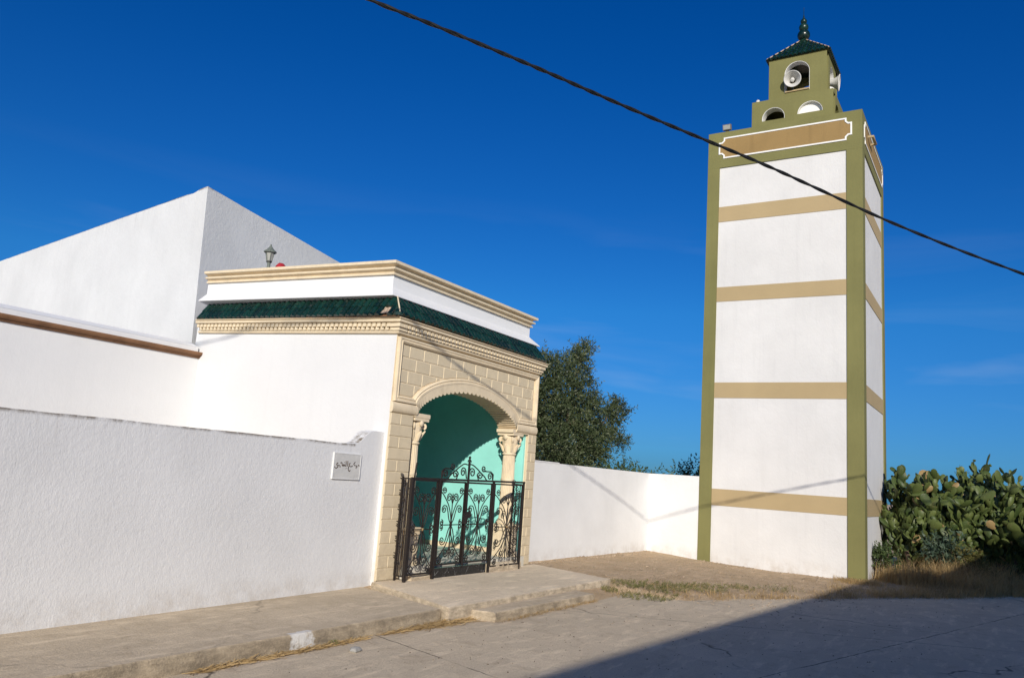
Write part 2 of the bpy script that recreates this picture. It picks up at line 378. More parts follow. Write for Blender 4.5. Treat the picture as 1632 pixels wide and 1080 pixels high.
# ------------------------------------------------------------------ ground, road, pavement
_rs = np.random.RandomState(3); _ph = _rs.rand(12, 3)*6.28; _fr = (_rs.rand(12, 2)-.5)*2
def wob(x, y, s=1.):
    return sum(math.sin((_fr[i,0]*x + _fr[i,1]*y)*s*(1+i*.45) + _ph[i,0])/(1+i*.5) for i in range(12))/5
def edge_y(x): return 4.78 - .60*(x-11.3)
def dist_edge(x, y): return (y - edge_y(x))*.857
def sstep(a, b, x):
    t = min(1, max(0, (x-a)/(b-a))); return t*t*(3-2*t)
def h(x, y):
    d = dist_edge(x, y)
    if x < 8.0: d = min(d, (y-5.7))
    if x < 12.3: d = min(d, y-5.1)
    top = min(.24, max(.035, .035 + .045*d - .028*(x-13)))
    k = sstep(-.25, .55, d)
    return -.035 + k*(top+.035) + .014*wob(x, y, 3.0)*(.3+k) + (.007*wob(x, y, 9) + .006*wob(y, x, 23))*k
def axis(lo, hi, step, far):
    a = list(np.arange(lo, hi+1e-6, step)); g = []; x = step*3
    while x < far: g.append(x); x *= 1.8
    g.append(far)
    return [lo-q for q in reversed(g)] + a + [hi+q for q in g]
gx, gy = axis(10.5, 24, .09, 900), axis(-2, 8, .09, 900)
g = MB(); nx = len(gx)
g.v = [(x, y, h(x, y)) for y in gy for x in gx]
g.f = [(j*nx+i, j*nx+i+1, (j+1)*nx+i+1, (j+1)*nx+i) for j in range(len(gy)-1) for i in range(nx-1)]
tag(g.build('ground', M['earth'], smooth=60), 'bare dry earth around the walls and minaret', 'ground', kind='structure')
g = MB(); poly = [(-90,-80),(90,-80),(90,-42),(20,1.0),(14.5,4.0),(11.5,5.6),(-90,5.6)]
g.add([(x, y, 0) for x, y in poly], [tuple(range(7))])
tag(g.build('road', M['road']), 'worn pale road surface with patches and cracks', 'road', kind='structure')

def slab(mb, poly, z0, z1, rough_edges, step=.07, amp=.012, fall=None):
    zt = (lambda p: z1) if fall is None else (lambda p: z1 - (fall[0]-p.y)*fall[1])
    """slab with a crumbly arris on the edges listed"""
    ring = []
    n = len(poly)
    for i in range(n):
        a, b = Vector(poly[i]), Vector(poly[(i+1) % n]); d = b-a
        k = max(1, int(d.length/step)) if i in rough_edges else 1
        nn = Vector((d.y, -d.x)).normalized()
        for j in range(k):
            p = a + d*j/k
            e = amp*(wob(p.x*3+z1*9, p.y*3, 4) + random.uniform(-.6, .6)) if (i in rough_edges and j) else 0
            ring.append((p, nn, e))
    m = len(ring); vs = []
    for p, nn, e in ring: vs.append((p.x + nn.x*e*.6, p.y + nn.y*e*.6, z0))
    for p, nn, e in ring: vs.append((p.x + nn.x*e*.8, p.y + nn.y*e*.8, zt(p)-.022-abs(e)*.4))
    for p, nn, e in ring: vs.append((p.x + nn.x*e - nn.x*.014, p.y + nn.y*e - nn.y*.014, zt(p)))
    fs = [(i, (i+1) % m, m+(i+1) % m, m+i) for i in range(m)] + [(m+i, m+(i+1) % m, 2*m+(i+1) % m, 2*m+i) for i in range(m)]
    fs.append(tuple(range(2*m, 3*m)))
    mb.add(vs, fs)
g = MB(); slab(g, [(-12,5.50),(5.55,5.555),(7.78,5.56),(8.30,7.4),(-12,7.4)], -.05, .15, (0,1), amp=.017)
tag(g.build('pavement', M['walk'], smooth=45), 'raised concrete pavement in front of the white wall', 'pavement', kind='structure')
g = MB(); slab(g, [(7.80,5.46),(12.35,5.50),(12.62,7.10),(8.32,7.10)], -.05, .215, (0,1), amp=.021, fall=(7.1, .026))
tag(g.build('landing', M['landing'], smooth=45), 'concrete landing in front of the gate', 'pavement', kind='structure')
g = MB(); slab(g, [(8.32,5.15),(10.98,5.13),(11.05,5.53),(8.25,5.53)], -.05, .105, (0,1,3), amp=.026)
tag(g.build('step', M['walk'], smooth=45), 'low crumbling concrete step below the landing', 'step', kind='structure')

# ------------------------------------------------------------------ left boundary wall and plaque
def wy(x): return 7.01 + (x-3.68)*.04
b = MB(); prof = [(-12,.05),(8.405,.05),(8.405,2.175),(8.24,2.178),(8.13,2.16),(8.05,2.115),(7.98,2.05),(7.91,2.0),(7.84,1.978)]
tops = []
x = 7.7
while x > -12: tops.append((x, 1.972 + .006*wob(x*4, 0, 3) + random.uniform(-.003,.003))); x -= .12
prof += tops + [(-12,1.97)]
b.prism(prof, lambda p: (p[0], wy(p[0]), p[1]), lambda p: (p[0], wy(p[0])+.2, p[1]+.004))
tag(b.build('boundary_wall', M['white_wall'], smooth=30), 'white roughcast wall beside the pavement, curving up at its end', 'wall')
# plaque
def on_wall(x, z, o=0): return (x, wy(x)-o, z)
pl = thing('name_plaque', 'small pale marble plaque with dark Arabic lettering set on the white wall', 'sign', (7.70, wy(7.7)-.01, 1.52))
b = MB(); b.prism([(7.44,1.525),(7.955,1.525),(7.955,1.842),(7.44,1.842)], lambda p: on_wall(*p, .018), lambda p: on_wall(*p, -.02)); b.build('slab', M['plaque'], pl)
b = MB(); fr_ = [(7.44,1.525),(7.955,1.525),(7.955,1.842),(7.44,1.842)]
b.sweep(fr_, [(-.010,-.01),(.008,-.01),(.006,.021),(-.006,.021)], lambda x, z, hh: on_wall(x, z, hh), closed=True); b.build('rim', plain('plaque_rim', (.70,.70,.685), .7, .2, .05), pl)
def sg(x, y):
    s_ = (x-140)/900; t_ = (y-130-50*s_)/835
    return on_wall(7.445 + .505*s_, 1.838 - .31*t_, .019)
strokes = [[(250,450),(225,500),(240,532),(272,550),(262,592),(220,632),(182,612),(165,575)],
 [(272,540),(305,535),(340,552),(345,605)], [(345,455),(392,440),(404,500),(412,540),(440,555),(482,548),(520,545),(542,572)],
 [(430,545),(450,512),(480,512),(505,545)], [(530,385),(537,470),(542,572)], [(590,380),(594,470),(598,565)],
 [(682,458),(650,492),(668,560),(720,577),(768,548)], [(642,560),(630,640),(645,712),(680,737),(702,690)],
 [(852,418),(808,482),(822,522),(852,540),(902,542),(928,562),(902,618),(878,606)], [(966,545),(985,518),(1002,556)],
 [(475,432),(485,440)], [(238,468),(246,472)], [(262,462),(270,466)], [(540,640),(550,645)], [(572,632),(582,638)]]
b = MB()
for s_ in strokes: b.tube(catmull([sg(*p) for p in s_], 5), .0048, 5)
b.build('lettering', M['ink'], pl, smooth=60)

# ------------------------------------------------------------------ annex behind the wall
an = thing('side_annex', 'long low white annex with a brown moulding below its parapet, behind the white wall', 'building', (4, 11.35, 0))
b = MB(); b.box(-9, 8.4095, 11.36, 30, .0, 3.34); b.build('wall', M['white_smooth'], an)
b = MB(); b.box(-9, 8.36, 11.34, 11.50, 3.345, 3.45); b.add([(-9,11.34,3.452),(8.36,11.34,3.452),(8.36,11.52,3.53),(-9,11.52,3.53),(-9,11.9,3.54),(8.36,11.9,3.54)],[(0,1,2,3),(3,2,5,4)])
b.box(-9, 8.36, 11.53, 11.89, 3.3, 3.535)
b.build('parapet', M['white_smooth'], an)
b = MB(); b.sweep([(-9,11.36),(8.405,11.36)], [(0,3.27),(.02,3.27),(.035,3.285),(.035,3.30),(.07,3.315),(.085,3.34),(.085,3.37),(.0,3.372)], lambda x, y, hh: (x, y, hh)); b.build('moulding', M['brown_mould'], an)

# ------------------------------------------------------------------ tall prayer hall
ha = thing('prayer_hall', 'tall plain white hall with a sharp corner, rising behind the annex and porch', 'building', (10, 16, 0))
ct, cb = Vector((8.585,12.0)), Vector((8.84,12.0))
L1 = Vector((.157,.988)); L2 = Vector((.982,.191))
b = MB()
def wall_top(a, d, n, z, out):
    pts = []
    for i in range(n+1):
        p = a + d*i; pts.append((p.x, p.y, z + (.012*wob(p.x*3, p.y*3, 3) if i else 0)))
    return pts
T1 = wall_top(ct, L1*.25, 60, 6.42, 1); T2 = [(p[0], p[1], p[2]-.0088*i) for i, p in enumerate(wall_top(ct, L2*.2, 35, 6.44, 1))]
T1[0] = (ct.x, ct.y, 6.44); T1[1] = (T1[1][0], T1[1][1], 6.44); T1[2] = (T1[2][0], T1[2][1], 6.40)
e1 = Vector(T1[-1][:2]); e2 = Vector(T2[-1][:2]); e3 = e1 + (e2-ct)
base = [(cb.x, cb.y, 0), (e1.x, e1.y, 0), (e3.x, e3.y, 0), (e2.x, e2.y, 0)]
n1, n2 = len(T1), len(T2)
vs = base + T1 + T2 + [(e3.x, e3.y, 6.42)]
o1, o2, o3 = 4, 4+n1, 4+n1+n2
b.add(vs, [tuple([0, 1] + list(range(o1+n1-1, o1-1, -1))), tuple([0] + list(range(o2, o2+n2)) + [3]),
           (1, o1+n1-1, o3, 2), (2, o3, o2+n2-1, 3), tuple(list(range(o1, o1+n1)) + [o3] + list(range(o2+n2-1, o2, -1)))])
b.build('wall', M['white_hall'], ha, merge=True)

# ------------------------------------------------------------------ entrance porch
PX0, PX1, PY = 8.41, 12.40, 7.12
SZ, EXPO = 2.50, 1.35                                  # springing height
AX, AW, AH = 10.335, 1.40, .465            # arch centre, half span, rise
DB = 7.44
po = thing('entrance_porch', 'white mosque porch with cream arched front, green tiled eave and mint interior', 'porch', (10.4, 7.12, .2))
b = MB()
b.box(PX0, 8.62, PY+.02, 11.5, 0, 3.86); b.box(12.10, PX1, DB, 11.5, 0, 3.80); b.box(12.15, PX1, PY+.02, DB, 0, 3.80); b.box(8.62, 12.10, 11.2, 11.5, 0, 3.80)
b.box(8.62, 12.10, DB+.002, 11.2, 3.32, 3.6)
b.build('wall', M['white_porch'], po)
def arch_pt(t, a=AW, c=AH, z=2.50): return (AX + a*math.cos(t), z + c*max(0, math.sin(t))**EXPO)
NA = 40
opening = [(8.905,.0),(8.905,SZ)] + [arch_pt(math.pi*(1-i/NA)) for i in range(NA+1)] + [(12.14,SZ),(12.14,.0)]
# front wall with the opening, as strips
b = MB(); xs = [8.412, 8.905] + [arch_pt(math.pi*(1-i/NA))[0] for i in range(NA+1)] + [12.14, 12.397]; xs = sorted(set(round(x, 4) for x in xs))
def soffit_z(x):
    if x < 8.905+1e-5 or x > 12.14-1e-5: return None
    q = (x-AX)/AW
    return SZ + (AH*math.sqrt(max(0, 1-q*q))**EXPO if abs(q) < 1 else 0)
y0, y1 = PY+.012, DB-.002
for a, c in zip(xs[:-1], xs[1:]):
    m_ = (a+c)/2
    if m_ < 8.905 or m_ > 12.14: za = zc = 0.
    else: za, zc = soffit_z(max(a, 8.906)), soffit_z(min(c, 12.139))
    b.add([(a,y0,za),(c,y0,zc),(c,y0,3.598),(a,y0,3.598),(a,y1,za),(c,y1,zc),(c,y1,3.31),(a,y1,3.31)], [(0,1,2,3),(0,4,5,1)] + ([(5,4,7,6)] if 8.9 < m_ < 12.14 else []))
b.add([(8.4115,y0,0),(8.4115,y0+.009,0),(8.4115,y0+.009,3.598),(8.4115,y0,3.598)], [(0,1,2,3)])
b.add([(8.905,y0,0),(8.905,y0,SZ),(8.905,y1,SZ),(8.905,y1,0)], [(0,1,2,3)]); b.add([(12.14,y0,0),(12.14,y0,SZ),(12.14,y1,SZ),(12.14,y1,0)], [(0,1,2,3)])
b.build('facade', M['cream'], po)
# scalloped archivolt running back through the wall
b = MB(); NS = 37; sub = 6
ring = []
for i in range(NS*sub+1):
    t = math.pi*(1-i/(NS*sub)); s_ = abs(math.sin(math.pi*i/sub)); dip = .036*(1-s_)
    ring.append((arch_pt(t, AW-.045+dip, AH-.045+dip), arch_pt(t, 1.42, .46, 2.635)))
ya, yb = PY-.035, DB+.02
vs = []
for (i_, o_) in ring: vs += [(i_[0],ya,i_[1]),(o_[0],ya,o_[1]),(i_[0],yb,i_[1]),(o_[0],yb,o_[1])]
fs = []
for k in range(len(ring)-1):
    p, q = k*4, k*4+4
    fs += [(p,q,q+1,p+1),(p,p+2,q+2,q),(p+1,q+1,q+3,p+3)]
fs += [(0,1,3,2),(len(vs)-4,len(vs)-2,len(vs)-1,len(vs)-3)]
b.add(vs, fs); b.build('scalloped_arch', M['cream'], po)
# moulding: frame + shoulders + arch in one loop
arc = [arch_pt(math.pi*i/NA, 1.445, .46, 2.655) for i in range(NA+1)]
loop = [(12.33,2.66)] + arc + [(8.48,2.66),(8.48,3.47),(12.33,3.47)]
b = MB()
b.sweep(loop, [(-.045,0),(-.045,.052),(-.02,.052),(-.012,.040),(.0,.040),(.012,.05),(.035,.03),(.035,0)], lambda x, z, hh: (x, PY+.012-hh, z), closed=True, side=1)
b.build('frame_moulding', M['cream'], po, smooth=30)
b = MB()   # lintel fillets under the shoulders
pass
for (xa, xb) in ((8.395, 8.955), (11.715, 12.405)):
    b = MB(); b.sweep([(xa,PY+.011),(xb,PY+.011)], [(0,2.455),(.03,2.455),(.05,2.475),(.06,2.51),(.06,2.55),(.048,2.585),(.025,2.605),(0,2.61)], lambda x, y, hh: (x, y, hh)); b.build('impost', M['cream'], po, smooth=50)
for (xa, xb) in ((8.906, 9.28), (11.62, 12.139)):
    b = MB(); b.box(xa, xb, PY-.02, DB-.004, 2.44, 2.4985); b.build('impost', M['cream'], po)
# stone blocks
def block(mb, poly, y, dep=.008, inset=.006):
    cx_ = sum(p[0] for p in poly)/len(poly); cz_ = sum(p[1] for p in poly)/len(poly); n = len(poly)
    def ins(p): 
        dx, dz = cx_-p[0], cz_-p[1]; return (p[0]+math.copysign(min(inset, abs(dx)), dx), p[1]+math.copysign(min(inset, abs(dz)), dz))
    vs = [(p[0], y, p[1]) for p in poly] + [(ins(p)[0], y-dep, ins(p)[1]) for p in poly]
    mb.add(vs, [tuple(range(n, 2*n))] + [(i, (i+1) % n, n+(i+1) % n, n+i) for i in range(n)])
b = MB(); rows = 4; zb, zt = 2.70, 3.43; rh = (zt-zb)/rows; x0_, x1_ = 8.535, 12.275
for r_ in range(rows):
    bw = .335; x = x0_ - (bw/2 if r_ % 2 else 0)
    while x < x1_-.02:
        a, c = max(x, x0_)+.007, min(x+bw, x1_)-.007; x += bw
        if c-a < .03: continue
        z0_, z1_ = zb+r_*rh+.007, zb+(r_+1)*rh-.007
        pts = []
        for i in range(9):
            xx = a+(c-a)*i/8; q = (xx-AX)/1.50
            pts.append((xx, max(z0_, (2.665+.475*math.sqrt(max(0, 1-q*q))**EXPO+.016) if abs(q) < 1 else z0_)))
        ok = [p for p in pts if p[1] < z1_-.012]
        if len(ok) < 2: continue
        xa, xc = ok[0][0], ok[-1][0]
        if all(abs(p[1]-z0_) < 1e-6 for p in ok): ok = [ok[0], ok[-1]]
        block(b, ok + [(xc, z1_), (xa, z1_)], PY+.012)
b.build('spandrel_blocks', M['block'], po)
for (xa, xb) in ((8.40, 8.895), (12.15, 12.44)):
    b = MB(); b.box(xa+.004, xb-.004, PY-.012, PY+.011, .215, 2.452); nr = 14; rh = (2.452-.215)/nr
    for r_ in range(nr):
        z0_, z1_ = .215+r_*rh+.006, .215+(r_+1)*rh-.006
        cuts = [xa, xb] if r_ % 2 == 0 else [xa, xa+(xb-xa)*.42, xb]
        for a, c in zip(cuts[:-1], cuts[1:]): block(b, [(a+.006,z0_),(c-.006,z0_),(c-.006,z1_),(a+.006,z1_)], PY-.0125, .008)
    b.build('block_pilaster', M['block'], po)
# columns
for cx_ in (9.10, 11.82):
    cy_ = 7.21
    b = MB(); b.box(cx_-.175, cx_+.175, cy_-.115, cy_+.235, .2, .46)
    b.box(cx_-.155, cx_+.155, cy_-.095, cy_+.215, .461, .80)
    for (o_, za, zc) in ((.175,.801,.83),(.165,.831,.86),(.185,.861,.90)): b.box(cx_-o_, cx_+o_, cy_+.06-o_, cy_+.06+o_, za, zc)
    ped = b.build('pedestal', M['cream'], po)
    c0 = (cx_, cy_+.06, 0)
    b = MB(); b.lathe([(.15,.901),(.155,.93),(.13,.95),(.135,.97),(.118,.99)], c0)
    fl = lambda a, j: 1 - .075*(abs(math.sin(a*9)) < .5)
    b.lathe([(.112,.99),(.112,1.62)], c0, seg=72, mod=fl); b.lathe([(.118,1.62),(.121,1.64),(.118,1.66)], c0)
    b.lathe([(.112,1.66),(.104,2.07)], c0, seg=72, mod=fl)
    b.build('column_shaft', M['cream'], po, smooth=40)
    b = MB(); b.lathe([(.115,2.06),(.125,2.075),(.115,2.09),(.106,2.10),(.112,2.18),(.135,2.28),(.15,2.36),(.15,2.385)], c0, seg=32, mod=lambda a, j: 1+(.05*math.cos(8*a) if 4 <= j <= 5 else 0))
    for sx in (-1, 1):
        for sy in (-1, 1):
            v = Vector((sx, sy, 0)).normalized(); pts = []
            for i in range(22):
                a = -1.2 + i*.42; rr = .046*(1-i/30)
                pts.append(Vector(c0) + v*(.150 + rr*math.cos(a)) + Vector((0,0,2.325 + rr*math.sin(a))))
            b.tube(pts, .016, 6); b.tube([Vector(c0)+v*.11+Vector((0,0,2.12)), Vector(c0)+v*.14+Vector((0,0,2.2)), Vector(c0)+v*.19+Vector((0,0,2.26))], [.016,.024,.010], 6)
    for (ax_, ay_) in ((1,0),(-1,0),(0,1),(0,-1)):
        v = Vector((ax_, ay_, 0)); b.lathe([(.0,-.02),(.035,-.015),(.045,0),(.03,.015),(0,.02)], Vector(c0)+v*.165+Vector((0,0,2.36)), v, 10)
        b.tube([Vector(c0)+v*.105+Vector((0,0,2.11)), Vector(c0)+v*.13+Vector((0,0,2.2)), Vector(c0)+v*.165+Vector((0,0,2.25))], [.02,.032,.012], 6)
    b.box(cx_-.165, cx_+.165, cy_+.06-.165, cy_+.06+.16, 2.392, 2.438)
    b.build('capital', M['cream'], po, smooth=40)
# interior lining
b = MB(); X0, X1, Y0, Y1, Z0, Z1 = 8.625, 12.095, DB+.003, 11.195, .38, 3.315
b.add([(X0,Y0,Z0),(X0,Y1,Z0),(X1,Y1,Z0),(X1,Y0,Z0),(X0,Y0,Z1),(X0,Y1,Z1),(X1,Y1,Z1),(X1,Y0,Z1)], [(0,1,5,4),(1,2,6,5),(2,3,7,6),(4,5,6,7)])
b.box(12.096, 12.139, PY+.03, DB+.0025, .38, 2.439); b.build('interior_wall', M['teal'], po)
b = MB(); b.box(8.91, 12.135, 7.03, 11.19, .1, .375); b.build('porch_floor', M['floor_tile'], po)
b = MB(); slab(b, [(10.80,6.88),(11.80,6.88),(11.90,7.029),(10.80,7.029)], .2, .33, (0,1), amp=.02); b.build('rough_sill', M['landing'], po)
b = MB(); slab(b, [(8.92,6.91),(9.36,6.91),(9.36,7.029),(8.92,7.029)], .2, .27, (0,), amp=.02); b.build('rough_sill', M['landing'], po)
b = MB()
for i in range(4): b.box(9.40+i*.342, 9.739+i*.342, 6.915, 7.029, .2, .345)
b.build('black_step', M['black_tile'], po)
b = MB(); b.box(12.075, 12.094, DB+.004, 11.19, .376, .455); b.box(8.626, 12.07, 11.17, 11.194, .376, .455); b.build('skirting', M['cream'], po)
# cornices
lift = lambda y: .037*max(0, y-PY)
RHS = lambda x, y, hh: (x, y, hh+lift(y))
path = [(PX0,11.42),(PX0,PY),(PX1,PY),(PX1,11.42)]
b = MB(); b.sweep(path, [(0,3.54),(.035,3.545),(.045,3.56),(.045,3.575),(.03,3.58),(.0,3.58)], RHS); b.sweep(path, [(0,3.685),(.10,3.69),(.115,3.70),(.115,3.73),(.095,3.735),(.13,3.745),(.13,3.755),(0,3.757)], RHS)
# dentils in two staggered rows
def along(path, pitch, fn):
    for a, c in zip(path[:-1], path[1:]):
        a, c = Vector(a), Vector(c); d = (c-a); n = int(d.length/pitch); d.normalize(); o = Vector((d.y,-d.x))
        for i in range(n): fn(a + d*(pitch*(i+.5)), d, o, i)
def dent(p, d, o, i):
    q = p + o*.045; b.obox((q.x, q.y, 3.657+lift(p.y)), (d.x,d.y,0), (o.x,o.y,0), (0,0,1), .029, .045, .024)
    q = p + d*.045 + o*.03; b.obox((q.x, q.y, 3.608+lift(p.y)), (d.x,d.y,0), (o.x,o.y,0), (0,0,1), .029, .034, .023)
along(path, .09, dent)
for x_ in (PX0, PX1):
    for (e_, za, zc) in ((.088,3.634,3.681), (.062,3.585,3.6315)): b.box(x_-e_, x_+e_, PY-e_, PY+e_, za, zc)
b.build('dentil_cornice', M['cream'], po)
# tiled eave
b = MB(); eb = [(8.31,11.42),(8.25,7.0),(12.42,7.0),(12.42,11.42)]; et = [(8.49,11.42),(8.47,7.25),(12.37,7.25),(12.37,11.42)]; zl = [.15,0,0,.15]
ZB, ZT = 3.775, 4.035
b.add([(*p, ZB-.017+q) for p, q in zip(eb, zl)] + [(*p, ZT-.03+q) for p, q in zip(et, zl)], [(0,1,5,4),(1,2,6,5),(2,3,7,6)])
b.build('eave_bed', M['brown_mould'], po)
def barrel(mb, p0, p1, side, up_, r0, r1, seg=6):
    vs = []
    for p, r_ in ((p0, r0), (p1, r1)):
        for k in range(seg+1):
            a = math.pi*k/seg; vs.append(p + side*(r_*math.cos(a)) + up_*(r_*math.sin(a)*.9))
    fs = [(k, k+1, seg+2+k, seg+1+k) for k in range(seg)] + [tuple(range(seg, -1, -1))]
    mb.add(vs, fs)
b = MB(); patch = MB()
for s_ in range(3):
    A0, A1 = Vector((*eb[s_], ZB+zl[s_])), Vector((*eb[s_+1], ZB+zl[s_+1])); T0, T1_ = Vector((*et[s_], ZT+zl[s_])), Vector((*et[s_+1], ZT+zl[s_+1]))
    d = (A1-A0); Ln = d.length; d.normalize(); n = int(Ln/.112); pitch = Ln/n
    slope = ((T0+T1_)/2 - (A0+A1)/2); upv = d.cross(slope).normalized(); upv = upv if upv.z > 0 else -upv
    sl_dir = slope - d*slope.dot(d)
    for i in range(n):
        u_ = pitch*(i+.5); p = A0 + d*u_
        # clip against the hips: the tile line stops where the sloping side meets its neighbour
        du0 = (T0-A0).dot(d); du1 = (T1_-A1).dot(d); k = 1.
        if du0 > .01: k = min(k, u_/du0)
        if du1 < -.01: k = min(k, (Ln-u_)/-du1)
        j = Vector((random.uniform(-.004,.004), random.uniform(-.004,.004), random.uniform(-.004,.004)))
        gone = s_ == 0 and Ln-.36 < u_ < Ln-.10
        if not gone or k < 1: barrel(b, p + sl_dir*-.02 + j, p + sl_dir*min(k,.56) + upv*.012 + j, d, upv, .050, .044)
        if k > .5: barrel(b, p + sl_dir*.46 + upv*.016 + j*1.5, p + sl_dir*min(k,1.02) + upv*.02 + j, d, upv, .050, .043)
        q = p + d*pitch*.5
        if i < n-1 and not gone: b.add([q - d*.03 - sl_dir*.0 + upv*.004, q + d*.03 + upv*.004, q + d*.03 + sl_dir*min(k,1) + upv*.006, q - d*.03 + sl_dir*min(k,1) + upv*.006], [(0,1,2,3)])
for k_ in (1, 2):
    barrel(b, Vector((*eb[k_], ZB-.0)), Vector((*et[k_], ZT+.02)), (Vector((*eb[k_],0))-Vector((*et[k_],0))).normalized().cross(Vector((0,0,1))), Vector((0,0,1)), .052, .045)
b.build('roof_tiles', M['tile'], po, smooth=50)
M['mortar'] = plain('exposed_mortar', (.44,.33,.24), .9, .2, .25, 18, .8, 40)
b = MB(); nn = 14
vs = []
for i in range(nn):
    for j_ in range(6):
        q = Vector((8.25,7.12+.30*i/(nn-1),ZB)) + Vector((.22,0,ZT-ZB))*(.06+.50*j_/5+.03*random.random()); q += Vector((-.6,0,.8))*(.016+.014*random.random()); vs.append(q)
b.add(vs, [(i*6+j_, (i+1)*6+j_, (i+1)*6+j_+1, i*6+j_+1) for i in range(nn-1) for j_ in range(5)])
b.build('mortar_patch', M['mortar'], po)
b = MB(); b.tube([(8.245,6.985,ZB+.05),(8.33,7.09,ZB+.17),(8.45,7.23,ZT+.06)], [.009,.011,.009], 6)
b.build('hip_mortar', M['cream'], po, smooth=60)
# parapet with flared foot
pp = [(8.50,11.5),(8.50,7.38),(12.42,7.38),(12.42,11.5)]
b = MB(); b.sweep(pp, [(-.16,4.03),(.150,4.088),(.150,4.100),(.005,4.235),(.0,4.25),(.0,4.47),(-.16,4.47)], RHS); b.build('parapet', M['white_smooth'], po, smooth=35)
b = MB(); b.sweep(pp, [(-.18,4.471),(.01,4.425),(.038,4.425),(.038,4.452),(.012,4.462),(.03,4.485),(.072,4.497),(.072,4.523),(.03,4.535),(.042,4.555),(.108,4.573),(.108,4.614),(-.18,4.617)], RHS); b.build('parapet_cornice', M['cream'], po)
b = MB(); b.box(8.66, 12.26, 7.54, 11.5, 4.0, 4.2); b.build('roof', M['white_smooth'], po)

# roof lantern and red bundle
LX, LY, LZ, K = 8.80, 10.40, 4.965, .70
la = thing('roof_lantern', 'small grey lantern with a pointed cap standing on the porch roof', 'lantern', (LX, LY, 4.2))
b = MB(); b.lathe([(.07,4.2),(.05,4.25),(.035,4.3),(.03,4.80),(.036,4.84),(.028,4.87),(.028,4.93),(.036,4.955)], (LX,LY,0), seg=12); b.build('post', M['lantern_post'], la, smooth=40)
b = MB(); b.lathe([(.062*K,LZ),(.105*K,LZ+.23*K)], (LX,LY,0), seg=6); b.build('lantern_panes', M['lantern_glass'], la)
b = MB(); b.lathe([(.058*K,LZ-.015),(.07*K,LZ-.012),(.07*K,LZ+.012),(.058*K,LZ+.015)], (LX,LY,0), seg=6); b.build('lantern_base', M['dark_metal'], la)
b = MB()
for k in range(6):
    a = math.pi*k/3; b.tube([(LX+.063*K*math.cos(a), LY+.063*K*math.sin(a), LZ), (LX+.107*K*math.cos(a), LY+.107*K*math.sin(a), LZ+.23*K)], .006, 5)
b.build('lantern_frame', M['lantern_post'], la)
b = MB(); b.lathe([(q*K, LZ+z*K) for q, z in ((.10,.225),(.150,.222),(.153,.25),(.09,.30),(.055,.34),(.035,.37),(.015,.385),(.022,.41),(.004,.44))], (LX,LY,0), seg=8); b.build('lantern_cap', M['lantern_post'], la, smooth=35)
b = MB()
b.lathe([(.0,4.2),(.10,4.2),(.10,4.80),(.085,4.90),(.04,4.945),(.0,4.94)], (8.90,10.22,0), seg=14, mod=lambda a, j: 1+.12*math.sin(3*a+j)+.06*math.sin(7*a))
tag(b.build('red_bundle', M['red'], smooth=50, origin=(8.90,10.22,4.2)), 'small red bundle just showing beside the lantern above the cornice', 'bundle')

# ------------------------------------------------------------------ iron gate in front of the porch
ga = thing('entrance_gate', 'black wrought iron gate with scrollwork and a scrolled crest before the arch', 'gate', (10.2, 6.88, .215))
GY = 6.885
def spiral(c, r, a0, turns, ccw=1, n=18):
    return [(c[0] + r*(1-.78*i/n)*math.cos(a0 + ccw*2*math.pi*turns*i/n), c[1] + r*(1-.78*i/n)*math.sin(a0 + ccw*2*math.pi*turns*i/n)) for i in range(n+1)]
def scroll_panel(mb, x0, x1, z0, z1, P, rr=.0078):
    wd, ht = x1-x0, z1-z0; cx_, cz_ = (x0+x1)/2, z0+ht*.47
    def put(pts): mb.tube([P(cx_+p[0], cz_+p[1]) for p in pts], rr, 5)
    for sx in (-1, 1):
        for sz in (-1, 1):
            put([(p.x, p.y) for p in catmull([(0,0),(sx*.10*wd,sz*.07*ht),(sx*.17*wd,sz*.17*ht),(sx*.24*wd,sz*.235*ht),(sx*.33*wd,sz*.245*ht)], 6)] +
                spiral((sx*.335*wd, sz*.195*ht), .05*ht, sz*math.pi/2, 1.4, -sx*sz))
            put([(p.x, p.y) for p in catmull([(0,0),(sx*.04*wd,sz*.12*ht),(sx*.16*wd,sz*.25*ht),(sx*.36*wd,sz*.36*ht),(sx*.48*wd,sz*.41*ht)], 6)])
            put(spiral((sx*.37*wd, sz*.43*ht), .046*ht, sx*0 if sx > 0 else math.pi, 1.5, sx*sz))
            put([(0, sz*.27*ht), (sx*.07*wd, sz*.345*ht)] + spiral((sx*.15*wd, sz*.345*ht), .058*ht, math.pi if sx > 0 else 0, 1.6, -sx*sz))
            put(spiral((sx*.41*wd, sz*.03*ht), .038*ht, sz*math.pi/2, 1.3, sx*sz))
        put([(0,0),(sx*.36*wd,0)])
    put([(0,-.42*ht),(0,.40*ht)])
    mb.lathe([(.0,-.012),(.025,-.010),(.03,0),(.025,.01),(0,.012)], P(cx_, cz_), (0,1,0), 8)
FR = lambda x, z: (x, GY, z)
ZBT, ZTP = .34, 1.575
xl0, xj1, xc, xj2, xr = 8.72, 9.345, 10.03, 10.79, 11.73
def frame(mb, x0, x1, z0, z1, P, wv=.030):
    for a, c in (((x0,z0),(x1,z0)),((x0,z1),(x1,z1)),((x0,z0),(x0,z1)),((x1,z0),(x1,z1))): mb.bar(P(*a), P(*c), wv)
posts = [(xl0,GY,.2,1.60,.034),(xj1,GY,.2,1.60,.036),(xj2,GY,.2,1.61,.032),(xr-.0,GY,.2,1.62,.026)]
for (x, y, za, zc, wv) in posts:
    b = MB(); b.box(x-wv/2, x+wv/2, y-wv/2, y+wv/2, za, zc); b.build('gate_post', M['iron'], ga)
b = MB()
